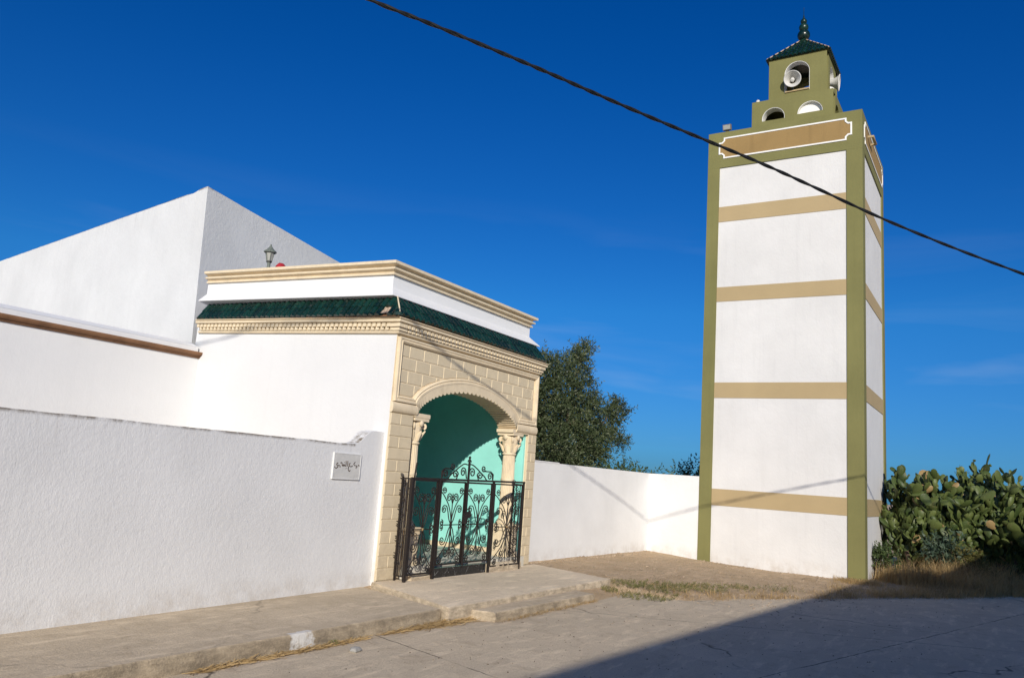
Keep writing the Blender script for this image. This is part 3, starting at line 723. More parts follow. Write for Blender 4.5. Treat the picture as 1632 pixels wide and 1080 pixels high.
for a, c in (((xl0-.02,1.585),(xr+.02,1.615)),): b.bar(FR(*a), FR(*c), .032, .03)
b.build('top_rail', M['iron'], ga)
for (xa, xb) in ((xl0+.022, xj1-.028), (xj2+.025, xr-.018)):
    b = MB(); frame(b, xa+.015, xb-.015, ZBT-.04, ZTP-.01, FR, .022); scroll_panel(b, xa+.03, xb-.03, ZBT-.02, ZTP-.03, FR); 
    sp = b.build('side_panel', M['iron'], ga, smooth=50)
    r_ = MB(); r_.lathe([(0,-.014),(.02,-.012),(.032,0),(.02,.012),(0,.014)], FR((xa+xb)/2, ZBT-.02+.47*(ZTP-ZBT-.01)), (0,1,0), 8); r_.build('rosette', M['brass'], sp, smooth=50)
for (xa, xb, hinge) in ((xj1+.03, xc-.004, -1), (xc+.004, xj2-.028, 1)):
    b = MB(); frame(b, xa+.018, xb-.02, ZBT+.06, ZTP-.012, FR, .026); scroll_panel(b, xa+.04, xb-.04, ZBT+.08, ZTP-.03, FR, .0082)
    leaf = b.build('gate_leaf', M['iron'], ga, smooth=50)
    # crest: half of the scrolled pediment
    b = MB(); x_in, x_out = (xb, xa) if hinge < 0 else (xa, xb); sg_ = 1 if x_out > x_in else -1; Lc = abs(x_out-x_in)
    C = lambda t, z: FR(x_in + sg_*t*Lc, 1.60+z)
    def put(pts, r_=.010): b.tube([C(p[0], p[1]) for p in pts], r_, 5)
    put([(p.x, p.y) for p in catmull([(0,.23),(.15,.235),(.33,.185),(.5,.12),(.64,.07),(.74,.01)], 6)])
    put([(.02,.02),(.06,.10)] + [(.17+.11*(1-.8*i/18)*math.cos(math.pi-2*math.pi*1.5*i/18), .115+.075*(1-.8*i/18)*math.sin(math.pi-2*math.pi*1.5*i/18)) for i in range(19)])
    put([(.42,.01),(.36,.09)] + [(.47+.11*(1-.8*i/18)*math.cos(math.pi-2*math.pi*1.4*i/18), .075+.06*(1-.8*i/18)*math.sin(math.pi-2*math.pi*1.4*i/18)) for i in range(19)])
    put([(.98,.0),(.99,.11),(.88,.15),(.60,.15)] )
    put([(.62,.15)] + [(.60+.09*(1-.8*i/18)*math.cos(-2*math.pi*1.3*i/18-.6), .19+.05*(1-.8*i/18)*math.sin(-2*math.pi*1.3*i/18-.6)) for i in range(19)])
    put([(.97,.03)] + [(.86+.10*(1-.8*i/18)*math.cos(2*math.pi*1.4*i/18), .075+.06*(1-.8*i/18)*math.sin(2*math.pi*1.4*i/18)) for i in range(19)])
    b.build('crest', M['iron'], leaf, smooth=50)
b = MB(); b.box(xc-.024, xc+.024, GY-.030, GY-.019, .36, 1.88); b.lathe([(0,0),(.02,.02),(.012,.04),(.024,.06),(0,.085)], (xc,GY-.024,1.88), seg=8)
for s_ in (-1, 1): b.tube([(xc,GY-.024,1.86),(xc+s_*.035,GY-.024,1.90),(xc+s_*.05,GY-.024,1.87)], .007, 5)
b.build('closing_stile', M['iron'], ga)
b = MB(); b.box(xc-.085, xc+.015, GY-.055, GY-.031, .96, 1.12); b.lathe([(0,-.02),(.05,-.02),(.055,0),(.05,.02),(0,.02)], (xc+.065,GY-.03,1.09), (0,1,0), 10)
b.tube([(xc+.07,GY-.05,1.14),(xc+.04,GY-.06,1.20),(xc-.02,GY-.05,1.16)], .009, 6); b.build('lock', M['iron'], ga)
# returns to the wall
for (x, yb_) in ((xl0, 7.06), (xr, 7.09)):
    P = lambda y, z, x=x: (x, y, z)
    b = MB(); frame(b, GY+.03, yb_, .28, 1.58, P, .016); 
    for k in range(1, 3): b.bar(P(GY+(yb_-GY)*k/3, .28), P(GY+(yb_-GY)*k/3, 1.58), .012)
    for k in range(6):
        z = .4 + k*.21; b.tube([P(GY+.08+p[0], z+p[1]) for p in spiral((.06, .05), .05, 0, 1.4, 1 if k % 2 else -1)], .006, 5)
        b.tube([P(GY+.15+p[0], z+.1+p[1]) for p in spiral((.05, .05), .045, math.pi, 1.4, -1 if k % 2 else 1)], .006, 5)
    b.bar(P(yb_-.01, .2), P(yb_-.01, 1.6), .022)
    b.build('return_panel', M['iron'], ga, smooth=50)
b = MB(); b.tube([(xl0+.06,GY+.02,1.57),(xl0+.105,GY+.03,1.80)], .011, 6); b.build('latch_rod', M['iron'], ga)

# ------------------------------------------------------------------ right boundary wall
b = MB()
rt = [(12.42,7.5),(15.7,7.5),(18.93,7.5),(18.685,6.155),(18.90,6.155),(19.15,7.7),(12.42,7.7)]
b.prism(rt, lambda p: (p[0], p[1], -.1), lambda p: (p[0], p[1], 2.015))
b.box(12.42, 14.1, 7.49, 7.71, 2.016, 2.035)
tag(b.build('boundary_wall', M['white_right']), 'smooth white wall running from the porch to the minaret, bent at a corner', 'wall')

# ------------------------------------------------------------------ minaret
TX0, TX1, TY0, TY1, TZ = 18.70, 22.42, 2.55, 6.12, 10.65
mi = thing('minaret', 'square white minaret with olive corners, tan bands and a green tiled cap', 'minaret', (20.56, 4.33, 0))
b = MB(); b.box(TX0, TX1, TY0, TY1, -.15, TZ-.3); b.build('shaft', M['white_tower'], mi)
for (cx_, sx) in ((TX0, 1), (TX1, -1)):
    for (cy_, sy) in ((TY0, 1), (TY1, -1)):
        wv = .32 if cy_ == TY0 else .27
        b = MB(); pr = .028
        poly = [(cx_-sx*pr, cy_-sy*pr), (cx_+sx*wv, cy_-sy*pr), (cx_+sx*wv, cy_-sy*.0), (cx_+sx*.002, cy_+sy*.002), (cx_, cy_+sy*wv), (cx_-sx*pr, cy_+sy*wv)]
        b.prism(poly, lambda p: (p[0], p[1], -.15), lambda p: (p[0], p[1], 9.70)); b.build('corner_pilaster', M['olive'], mi)
b = MB()
b.box(TX0-.029, TX1+.029, TY0-.029, TY1+.029, 9.701, TZ); b.build('top_band', M['olive'], mi)
for (za, zc) in ((1.37,1.75),(3.89,4.26),(6.25,6.61),(8.28,8.67)):
    b = MB(); e = .012
    b.box(TX0-e, TX0, TY0+.321, TY1-.271, za, zc); b.box(TX1, TX1+e, TY0+.321, TY1-.271, za, zc)
    b.box(TX0+.321, TX1-.321, TY0-e, TY0, za, zc); b.box(TX0+.271, TX1-.271, TY1, TY1+e, za, zc)
    b.build('tan_band', M['tan'], mi)
def notched(u0, u1, z0, z1, n=.12):
    def q(cu, cz, a0):
        return [(cu+n*math.cos(a), cz+n*math.sin(a)) for a in [a0 - math.pi/2*i/5 for i in range(6)]]
    p = []
    p += [(u0+n+.0, z0)]
    P_ = [(u0+n,z0),(u1-n,z0),(u1-n,z0+n*.55),(u1-n*.55,z0+n),(u1,z0+n),(u1,z1-n),(u1-n*.55,z1-n),(u1-n,z1-n*.55),(u1-n,z1),(u0+n,z1),(u0+n,z1-n*.55),(u0+n*.55,z1-n),(u0,z1-n),(u0,z0+n),(u0+n*.55,z0+n),(u0+n,z0+n*.55)]
    return P_
for (mp, u0, u1) in ((lambda u, z, hh: (TX0-.029-hh, u, z), 2.76, 5.86), (lambda u, z, hh: (u, TY0-.029-hh, z), 18.93, 22.2),
                     (lambda u, z, hh: (TX1+.029+hh, u, z), 2.76, 5.86), (lambda u, z, hh: (u, TY1+.029+hh, z), 18.93, 22.2)):
    P_ = notched(u0, u1, 9.95, 10.47); n = len(P_)
    b = MB(); b.prism(P_, lambda p: mp(p[0], p[1], -.005), lambda p: mp(p[0], p[1], .006)); fz = b.build('frieze_panel', M['brown_panel'], mi)
    b = MB(); b.sweep(P_, [(-.018,-.003),(-.018,.020),(.018,.020),(.018,-.003)], lambda u, z, hh: mp(u, z, hh), closed=True); b.build('panel_rim', M['white_trim'], fz)
b = MB(); b.tube([(19.5,TY0-.03,10.30),(19.5,TY0-.15,10.30),(20.0,TY0-.15,10.30),(20.0,TY0-.03,10.30)], .03, 8); b.build('wall_bracket', M['tan'], mi, smooth=50)
# hollow tiers with arched openings
def tier(mb, x0, x1, y0, y1, z0, z1, th, opens):
    """walls as strips; opens: face -> list of (centre, half width, sill, spring)"""
    for face in 'wsen':
        L0, L1_ = (y0, y1) if face in 'we' else (x0+th, x1-th)
        def mpf(u, d, z):
            if face == 'w': return (x0+d, u, z)
            if face == 'e': return (x1-d, u, z)
            if face == 's': return (u, y0+d, z)
            return (u, y1-d, z)
        us = {L0, L1_}
        for (c, hw, zs, zp) in opens.get(face, []):
            for i in range(17): us.add(c - hw*math.cos(math.pi*i/16))
        us = sorted(us)
        for a, c2 in zip(us[:-1], us[1:]):
            if c2-a < 1e-6: continue
            m_ = (a+c2)/2; hit = None
            for o_ in opens.get(face, []):
                if abs(m_-o_[0]) < o_[1]: hit = o_
            def strip(zA, zA2, zB):
                mb.add([mpf(a,0,zA), mpf(c2,0,zA2), mpf(c2,0,zB), mpf(a,0,zB), mpf(a,th,zA), mpf(c2,th,zA2), mpf(c2,th,zB), mpf(a,th,zB)],
                       [(0,1,2,3),(4,5,6,7),(0,1,5,4),(2,3,7,6)])
            if hit is None: strip(z0, z0, z1)
            else:
                cc, hw, zs, zp = hit
                ztop = lambda u: zp + hw*math.sqrt(max(0, 1-((u-cc)/hw)**2))
                if zs > z0: strip(z0, z0, zs)
                strip(ztop(a), ztop(c2), z1)
        for (cc, hw, zs, zp) in opens.get(face, []):
            for s_ in (-1, 1): mb.add([mpf(cc+s_*hw,0,zs), mpf(cc+s_*hw,0,zp), mpf(cc+s_*hw,th,zp), mpf(cc+s_*hw,th,zs)], [(0,1,2,3)])
def reveal(mb, face_x, c, hw, zs, zp, d0, d1, ax='w', k=.012):
    """thin white lining of an arched opening"""
    pts = [(c-hw+k, zs)] + [(c-(hw-k)*math.cos(math.pi*i/16), zp+(hw-k)*math.sin(math.pi*i/16)) for i in range(17)] + [(c+hw-k, zs)]
    out = [(c-hw-.002, zs)] + [(c-(hw+.002)*math.cos(math.pi*i/16), zp+(hw+.002)*math.sin(math.pi*i/16)) for i in range(17)] + [(c+hw+.002, zs)]
    mp = (lambda u, z, d: (face_x+d, u, z)) if ax == 'w' else (lambda u, z, d: (u, face_x+d, z))
    vs = []
    for p, q in zip(pts, out): vs += [mp(*p, d0), mp(*q, d0), mp(*p, d1), mp(*q, d1)]
    fs = []
    for i in range(len(pts)-1):
        a = i*4; fs += [(a,a+4,a+5,a+1),(a,a+2,a+6,a+4),(a+2,a+3,a+7,a+6)]
    mb.add(vs, fs)
A0_, A1_, B0_, B1_, Z1A = 19.50, 21.60, 3.29, 5.29, 11.73
ol = (4.745, .285, 11.16, 11.215); orr = (3.845, .305, 11.20, 11.20)
b = MB(); tier(b, A0_, A1_, B0_, B1_, TZ-.25, Z1A-.08, .24, {'w': [ol, orr], 'e': [ol, orr], 's': [(20.05,.285,11.2,11.215),(21.05,.3,11.2,11.2)]})
b.box(A0_, A1_, B0_, B1_, Z1A-.08, Z1A); b.box(A0_+.24, A1_-.24, B0_+.24, B1_-.24, TZ-.2, TZ+.02)
lt = b.build('lower_tier', M['olive'], mi)
b = MB(); reveal(b, A0_, *ol, .006, .243); b.build('arch_lining', M['white_trim'], lt)
b = MB(); reveal(b, A0_, *orr, .006, .12)
b.prism([(orr[0]-.29, orr[2])] + [(orr[0]-.29*math.cos(math.pi*i/16), orr[3]+.29*math.sin(math.pi*i/16)) for i in range(17)], lambda p: (A0_+.10, p[0], p[1]), lambda p: (A0_+.12, p[0], p[1]))
b.build('arch_lining', M['white_trim'], lt); b = MB(); reveal(b, B0_, 21.05,.3,11.2,11.2, .006, .2, 's')
b.prism([(21.05-.29*math.cos(math.pi*i/16), 11.2+.29*math.sin(math.pi*i/16)) for i in range(17)], lambda p: (p[0], B0_+.19, p[1]), lambda p: (p[0], B0_+.21, p[1]))
b.build('arch_lining', M['white_trim'], lt)
C0_, C1_, D0_, D1_, Z2A = 19.83, 21.28, 3.50, 4.95, 13.0
ou = (4.235, .315, 12.0, 12.53); os_ = (20.55, .315, 12.0, 12.53)
b = MB(); tier(b, C0_, C1_, D0_, D1_, Z1A+.001, Z2A, .2, {'w': [ou], 'e': [ou], 's': [os_], 'n': [os_]})
utr = b.build('upper_tier', M['olive'], mi)
b = MB(); reveal(b, C0_, *ou, .006, .203); b.build('arch_lining', M['white_trim'], utr); b = MB(); reveal(b, D0_, *os_, .006, .203, 's'); b.build('arch_lining', M['white_trim'], utr)
b = MB(); b.box(C0_-.03, C0_+.05, 3.93, 4.53, 12.001, 12.04); b.box(C0_+.05, C1_-.05, 4.1, 4.6, 11.95, 11.999); b.build('sill', M['tan'], utr)
# pyramid roof: tiles in rows
b = MB(); E0 = [(C0_-.05,D0_-.05),(C1_+.05,D0_-.05),(C1_+.05,D1_+.05),(C0_-.05,D1_+.05)]; AP = Vector((20.555,4.225,13.83))
b.add([(*p, 13.0) for p in E0] + [tuple(AP)], [(0,1,4),(1,2,4),(2,3,4),(3,0,4),(3,2,1,0)])
for i in range(4):
    A_, B_ = Vector((*E0[i],13.0)), Vector((*E0[(i+1) % 4],13.0)); d = B_-A_; Ln = d.length; d.normalize(); mid = (A_+B_)/2; sl_ = AP-mid; upv = d.cross(sl_).normalized()
    if upv.z < 0: upv = -upv
    n = 14; pitch = Ln/n; rows = 6
    for r_ in range(rows):
        t0, t1 = r_/rows-.01, (r_+1)/rows+.03
        for k in range(n):
            u_ = pitch*(k+.5); off = abs(u_-Ln/2)/(Ln/2)
            if 1-off < t0+.02: continue
            p = A_ + d*u_; tt = min(t1, 1-off+.02)
            barrel(b, p + sl_*t0 + upv*.018, p + sl_*tt + upv*.006, d, upv, .044, .038, 5)
b.build('roof_tiles', M['tile'], mi, smooth=50)
b = MB()
for i in range(4):
    A_ = Vector((*E0[i],13.035)); b.tube([A_, AP+Vector((0,0,.03))], .016, 6)
b.build('hip_ridge', M['mortar'], mi)
def ball(z, r, n=10): return [(max(.001, r*math.sin(math.pi*i/n)), z - r*math.cos(math.pi*i/n)) for i in range(n+1)]
b = MB(); c_ = (AP.x, AP.y, 0)
b.lathe([(.10,13.70),(.13,13.76),(.11,13.80),(.07,13.82)], c_, seg=16)
for z, r_ in ((13.955,.165),(14.185,.125),(14.365,.085)): b.lathe(ball(z, r_), c_, seg=20)
b.lathe([(.05,13.8),(.05,14.42)], c_, seg=10); b.lathe([(.02,14.42),(.035,14.47),(.012,14.50),(.02,14.53),(.008,14.56),(.006,14.78)], c_, seg=8)
b.build('finial', M['tile'], mi, smooth=50)
# things carried by the minaret
def horn(loc, d, label, dish=.205):
    t = thing('horn_loudspeaker', label, 'loudspeaker', loc, 'horn loudspeakers in the minaret openings'); d = Vector(d).normalized(); c = Vector(loc)
    pr = []
    b = MB(); prof = [(.05,-.40),(.055,-.32),(.075,-.24),(.105,-.14),(.155,-.06),(dish,0.0)]
    b.lathe(prof + [(r_-.012, z+.004) for r_, z in reversed(prof)][:-0 or None], c, d, 28); b.build('bell', M['horn'], t, smooth=40)
    b = MB(); b.tube([c + (d.orthogonal().normalized()*math.cos(a) + d.cross(d.orthogonal().normalized())*math.sin(a))*dish for a in [2*math.pi*i/28 for i in range(29)]], .014, 6); b.build('rim', M['horn'], t, smooth=60)
    b = MB(); b.lathe([(.0,-.30),(.04,-.30),(.045,-.13),(.055,-.10),(.05,-.07),(.02,-.05),(.0,-.04)], c, d, 16); b.build('reflex_cone', M['horn'], t, smooth=40)
    b = MB(); b.lathe([(.0,-.52),(.075,-.52),(.09,-.49),(.09,-.41),(.07,-.39),(.0,-.39)], c, d, 16); b.build('driver', M['horn'], t, smooth=40)
    b = MB(); q = c - d*.42; b.tube([q + Vector((0,0,-.08)), q + Vector((0,0,-.2)), (q.x, q.y, 12.03)], .018, 6); b.build('bracket', M['dark_metal'], t)
horn((19.66, 4.315, 12.28), (-.90, -.16, -.22), 'white horn loudspeaker facing the street from the arch below the tiled cap')
horn((20.42, 3.31, 12.32), (.12, -1, -.12), 'white horn loudspeaker seen edge-on at the right side of the minaret top')
fl_ = thing('floodlight', 'small grey floodlight on the left top edge of the minaret', 'floodlight', (18.82, 5.72, TZ))
b = MB(); b.obox((18.80,5.72,TZ+.17), (1,0,.2), (0,1,0), (-.2,0,1), .05, .10, .07); b.build('housing', plain('floodlight_housing', (.17,.15,.13), .5), fl_)
b = MB(); b.obox((18.747,5.72,TZ+.157), (1,0,.2), (0,1,0), (-.2,0,1), .004, .085, .055); b.build('glass', M['lantern_glass'], fl_)
b = MB(); b.box(18.79,18.83,5.68,5.76,TZ,TZ+.10); b.build('bracket', M['dark_metal'], fl_)
b = MB(); b.lathe([(.0,Z1A),(.05,Z1A),(.055,Z1A+.05),(.03,Z1A+.085),(.0,Z1A+.09)], (19.58,5.16,0), seg=10)  # tiny unidentified object on the ledge, built as a domed fitting
tag(b.build('ledge_fixture', M['horn'], smooth=50, origin=(19.58,5.16,Z1A)), 'tiny white fixture on the left edge of the minaret upper ledge', 'lamp')

# ------------------------------------------------------------------ overhead cable
P_ = [(-3.0,10.5,8.1),(1.6,6.94,6.71),(2.4,6.41,6.49),(3.3,5.58,6.08),(3.95,4.98,5.79),(4.52,4.485,5.619),(4.997,4.168,5.569),(5.593,3.817,5.527),(6.078,3.55,5.496),(6.608,3.268,5.46),(7.246,2.922,5.42),(7.931,2.539,5.379),(8.58,2.166,5.332),(9.269,1.76,5.255),(10.264,1.154,5.125),(11.333,.45,4.998),(12.454,-.33,4.875),(13.696,-1.235,4.72),(18.5,-4.9,4.25)]
pts = catmull(P_, 16); b = MB()
for k in range(2):
    b.tube([p + Vector((0, math.cos(i*.55+k*math.pi)*.008, math.sin(i*.55+k*math.pi)*.008)) for i, p in enumerate(pts)], .0125, 6)
tag(b.build('overhead_cable', M['cable'], smooth=60), 'black twisted power cable sagging across the sky in front of the minaret', 'cable')

# ------------------------------------------------------------------ plants
def leafquad(mb, p, d, side, L, wd):
    d = d.normalized(); s_ = side - d*side.dot(d); s_ = s_.normalized() if s_.length > 1e-4 else d.orthogonal().normalized()
    o = len(mb.v); m_ = p + d*L*.5
    mb.v += [tuple(p), tuple(m_ + s_*wd*.5), tuple(p + d*L), tuple(m_ - s_*wd*.5)]; mb.f.append((o, o+1, o+2, o+3))
def rv(): return Vector((random.gauss(0,1), random.gauss(0,1), random.gauss(0,1))).normalized()
def clump(mb, c, r, n, L, wd, upbias=.5, squash=1.):
    c = Vector(c)
    for _ in range(n):
        q = rv(); rad = r*random.random()**.4; p = c + Vector((q.x, q.y, q.z*squash))*rad
        d = (q*.8 + rv()*.7 + Vector((0,0,upbias))).normalized()
        for k in range(9):
            pp_ = p + d*(k*L*.32) ; ld = (d*.55 + rv()*.8).normalized(); leafquad(mb, pp_, ld, rv(), L*random.uniform(.7,1.2), wd*random.uniform(.7,1.2))
def limb(mb, a, c, r0, r1, n=6, j=.12):
    a, c = Vector(a), Vector(c); L = (c-a).length
    pts = [a + (c-a)*i/n + (rv()*L*j*.5 if 0 < i < n else Vector()) for i in range(n+1)]
    mb.tube(catmull(pts, 3), [r0 + (r1-r0)*i/(n*3) for i in range(n*3+1)], 7)

tr = thing('olive_tree', 'dark grey-green olive tree with ragged crown beyond the wall', 'tree', (20.4, 11.0, .1))
cl = [(22.0,11.0,5.72,.20),(21.4,11.0,5.2,.36),(21.75,11.1,5.45,.22),(20.31,11.0,4.81,.47),(19.42,11.0,4.68,.45),(20.39,10.8,4.27,.55),(21.6,10.8,4.51,.38),(19.24,10.8,3.8,.62),(21.4,10.8,3.78,.55),(20.24,10.8,3.29,.68),(22.0,10.8,3.6,.45),(22.3,10.8,4.12,.20),
      (20.78,10.6,2.79,.62),(22.15,10.6,2.99,.48),(19.11,10.6,2.59,.7),(22.4,10.6,2.55,.34),(21.7,10.6,2.36,.45),(20.26,10.6,2.22,.6),(18.6,11.5,4.4,.9),(18.9,11.9,3.4,1.0),(20.2,11.9,3.7,.7),(20.9,11.8,2.8,.8),(17.9,11.4,3.4,.8),
      (24.55,10.9,4.0,.24),(24.16,10.9,3.58,.24),(24.75,10.9,3.05,.17),(23.85,10.9,3.15,.22),(24.30,10.9,4.25,.17),(23.62,10.9,3.95,.17),(23.1,10.8,3.2,.2)]
b = MB()
for (x, y, z, r_) in cl: clump(b, (x, y, z), r_, int(50+900*r_*r_), .105, .030, .5)
for _ in range(26):
    x, y, z, r_ = random.choice(cl[:13]+cl[23:29]); q = rv(); q.z = abs(q.z)*.8+.2; p = Vector((x,y,z)) + q*r_
    for k in range(14):
        pp_ = p + q*(.03*k); leafquad(b, pp_, (q*.6+rv()*.7), rv(), .11, .028)
b.build('crown', M['olive_leaf'], tr)
b = MB(); limb(b, (20.4,11,0), (20.3,11,1.7), .24, .18)
for (x, y, z, r_) in cl:
    m_ = Vector((20.35,11,1.7)) + (Vector((x,y,z))-Vector((20.35,11,1.7)))*.0
    limb(b, m_, (x, y, z), .09 if r_ > .5 else .05, .012, 5, .16)
b.build('trunk', M['bark'], tr, smooth=60)

def shrub(name, label, base, ht, rad, mat, n=6, L=.09, wd=.04, cnt=40, up_=.4, group=None):
    t = thing(name, label, 'shrub', base, group); bx, by, bz = base; b = MB(); s_ = MB()
    for i in range(n):
        a = random.uniform(0, 6.28); rr = rad*random.random()**.6; z = bz + ht*random.uniform(.3, .82)
        c = (bx+rr*math.cos(a), by+rr*math.sin(a), z); clump(b, c, ht*.16+rad*.22, cnt, L, wd, up_)
        limb(s_, base, c, .018, .006, 4, .12)
    b.build('foliage', mat, t); s_.build('stems', M['bark'], t, smooth=60)
random.seed(11)
shrub('shrub', 'green bush just showing over the white wall beside the olive tree', (22.4,9.9,.1), 2.35, .60, M['bush_leaf'], 14, .09, .035, 60)
shrub('shrub', 'second green bush over the white wall, farther from the olive tree', (21.6,8.75,.1), 2.32, .45, M['bush_leaf'], 12, .09, .035, 60)
shrub('shrub', 'dark leafy bush over the wall close beside the left edge of the minaret', (21.2,7.25,.1), 2.33, .55, M['bush_leaf'], 18, .085, .035, 70)

# prickly pear plants
def pad(mb, p, d, nrm, L, wd, th):
    d = d.normalized(); s_ = d.cross(nrm).normalized(); nn = s_.cross(d).normalized(); N = 12; vs = []
    bend = random.uniform(-.18,.18)
    def pt(a, k, dz):
        t = .5 - .5*math.cos(a); ww = math.sin(a)*(.62+.38*(1-math.cos(a))/2+.10)
        u_ = .5 + (t-.5)*k
        return p + d*(L*u_) + s_*(wd*.5*ww*k) + nn*(dz + bend*wd*(u_-.4)**2*2)
    ang = [2*math.pi*i/N for i in range(N)]
    for k, z in ((1., 0), (.72, th*.42), (.72, -th*.42)):
        for a in ang: vs.append(pt(a, k, z))
    vs += [pt(math.pi/2, 0, th*.5), pt(math.pi/2, 0, -th*.5)]
    fs = []
    for i in range(N):
        j = (i+1) % N
        fs += [(i, j, N+j, N+i), (j, i, 2*N+i, 2*N+j), (N+i, N+j, 3*N), (2*N+j, 2*N+i, 3*N+1)]
    mb.add(vs, fs)
    return lambda t, sgn: p + d*(L*t) + s_*(sgn*wd*.40*math.sin(math.pi*min(t, .97)))
def cactus(label, base, ht, spread, n_st, seed, lo=0.):
    random.seed(seed)
    t = thing('prickly_pear', label, 'cactus', base, 'prickly pears beside the minaret'); gmb, smb, dl = MB(), MB(), []
    bx, by, bz = base; facing = Vector((-.8,-.5,.15))
    for i in range(n_st):
        a = random.uniform(0, 6.28); rr = spread*random.random()**.5
        p = Vector((bx+rr*math.cos(a), by+rr*math.sin(a)*1.15, bz+random.uniform(-.05,.2)+random.random()**2*ht*.25)); goal = ht*random.uniform(.70, .97)
        smb.tube([(bx+rr*.7*math.cos(a), by+rr*.7*math.sin(a), bz-.05), tuple(p+Vector((0,0,.1)))], [.07,.05], 7)
        stack = [(p, Vector((random.gauss(0,.3), random.gauss(0,.3), 1)))]; cnt = 0
        while stack and cnt < 40:
            p, d = stack.pop(0); cnt += 1
            L = random.uniform(.13,.36)*(.85 if random.random() < .4 else 1); wd = L*random.uniform(.50,.78); nr = (facing*.6 + rv()).normalized()
            hi = p.z-bz
            tgt = gmb
            if random.random() < .04 and hi < ht*.8: tgt = MB(); dl.append(tgt)
            rim = pad(tgt, p, d, nr, L, wd, random.uniform(.03,.05))
            if p.z + L*.8 < bz+goal:
                for s_ in random.sample((-1,0,1), random.choice((1,1,2,2))):
                    q = rim(random.uniform(.86,.95) if s_ == 0 else random.uniform(.6,.88), s_)
                    nd = d.normalized()*.6 + Vector((random.gauss(0,.5), random.gauss(0,.5)+s_*.35, .45))
                    stack.append((q, nd))
            elif random.random() < .35:
                for s_ in (-1, 1):   # small fruit on the rim
                    q = rim(.93, s_*.5); gmb.lathe([(.012,0),(.024,.03),(.02,.055),(.004,.06)], q, d+Vector((0,s_*.3,0)), 6)
    gmb.build('pads', M['pad'], t, smooth=60)
    for q in dl: q.build('withered_pad', M['dry_pad'], t, smooth=60)
    smb.build('stems', M['bark'], t, smooth=60)
cactus('prickly pear touching the right side of the white minaret', (21.8,1.62,.02), 2.82, .56, 66, 31)
cactus('low dense prickly pear behind the bluish weed, left of the middle of the thicket', (22.0,1.05,.02), 2.95, .6, 72, 22)
cactus('prickly pear in the middle of the thicket with grey twigs sticking out on top', (22.1,.40,.02), 2.95, .6, 72, 23)
cactus('prickly pear with the highest pads against the sky, near the right edge', (21.9,-.25,.02), 3.0, .55, 70, 24)
cactus('prickly pear at the extreme right edge of the thicket', (21.9,-.95,.02), 2.72, .6, 66, 25)
cactus('prickly pear deep behind the others in the thicket', (23.2,1.1,.02), 2.8, .9, 42, 26)
cactus('rearmost prickly pear, filling the back of the thicket at right', (23.2,-.4,.02), 2.5, .9, 45, 27)
random.seed(5)
shrub('shrub', 'fresh green bush at the foot of the minaret corner', (19.95,2.32,.03), .80, .22, M['bush_leaf'], 8, .06, .035, 26, .5)
shrub('shrub', 'upright bluish grey-green weed in front of the cactus thicket', (20.5,1.15,.03), 1.0, .16, M['blue_leaf'], 7, .13, .045, 14, .9)
shrub('shrub', 'yellowish dry bush in front of the cactus thicket', (20.4,.62,.03), .80, .26, M['yellow_leaf'], 8, .06, .02, 26, .7)
shrub('shrub', 'feathery grey twigs rising out of the cactus thicket', (22.6,.55,.03), 2.95, .25, M['blue_leaf'], 7, .05, .014, 16, 1.)

# grasses
def blade(mb, p, L, lean, wd):
    a = random.uniform(0, 6.28); d = Vector((math.cos(a), math.sin(a), 0)); s_ = Vector((-d.y, d.x, 0))*wd
    m_ = p + Vector((0,0,L*.55)) + d*L*lean*.35; e = p + Vector((0,0,L*(1-.35*lean))) + d*L*lean
    o = len(mb.v); mb.v += [tuple(p-s_), tuple(p+s_), tuple(m_+s_*.7), tuple(m_-s_*.7), tuple(e)]; mb.f += [(o,o+1,o+2,o+3), (o+3,o+2,o+4)]
random.seed(9); b = MB()
def tuft(x, y, n, L, sp, lean=.8, wd=.004, hh=None):
    for _ in range(n):
        px, py = x+random.gauss(0, sp), y+random.gauss(0, sp)
        if TX0-.05 < px < TX1 and TY0-.05 < py < TY1: continue
        blade(b, Vector((px, py, (h(px, py) if hh is None else hh)-.01)), L*random.uniform(.5,1.25), lean*random.uniform(.4,1.4), wd)
for _ in range(640):      # thick dry stand in front of the cactus
    x = random.uniform(18.9, 22.6); y = edge_y(x) + random.uniform(-.05, 1.6) + .2
    tuft(x, y, 22, random.uniform(.20,.62)*(.55+.6*sstep(0, 1.2, y-edge_y(x))), .10, .6, .0045)
for _ in range(420):      # thinner fringe along the road edge
    x = 11.6 + 7.2*random.random()**.6; d = abs(random.gauss(0, .42)); y = edge_y(x) + .10 + d + .22*wob(x*3, 0, 2)
    if wob(x*2.5, y*1.5, 2.2) < -.16 and x < 16.5: continue
    if x < 12.6: y = max(y, 4.2)
    if x < 15 and random.random() < .5: continue
    tuft(x, y, 13, random.uniform(.06,.16)*(1 + .6*sstep(14, 18.5, x)), .09, 1.1, .0035)
for _ in range(120):
    x = random.uniform(12.4, 18.2); y = edge_y(x) + random.uniform(.2, 1.5)
    if wob(x*2.2, y*2.2, 1.6) > .05: tuft(x, y, 12, random.uniform(.04,.10), .12, 1.3, .003)
for _ in range(60): tuft(random.uniform(19.0,20.6), random.uniform(1.7,2.42), 22, random.uniform(.22,.48), .09, .55, .0045)
for _ in range(70): tuft(random.uniform(17.9,18.7), random.uniform(2.2,3.0), 14, .12, .08, 1., .004)
tag(b.build('dry_grass', M['straw']), 'straw-coloured dry grass along the road edge and below the cactus', 'grass', kind='stuff')
b = MB()
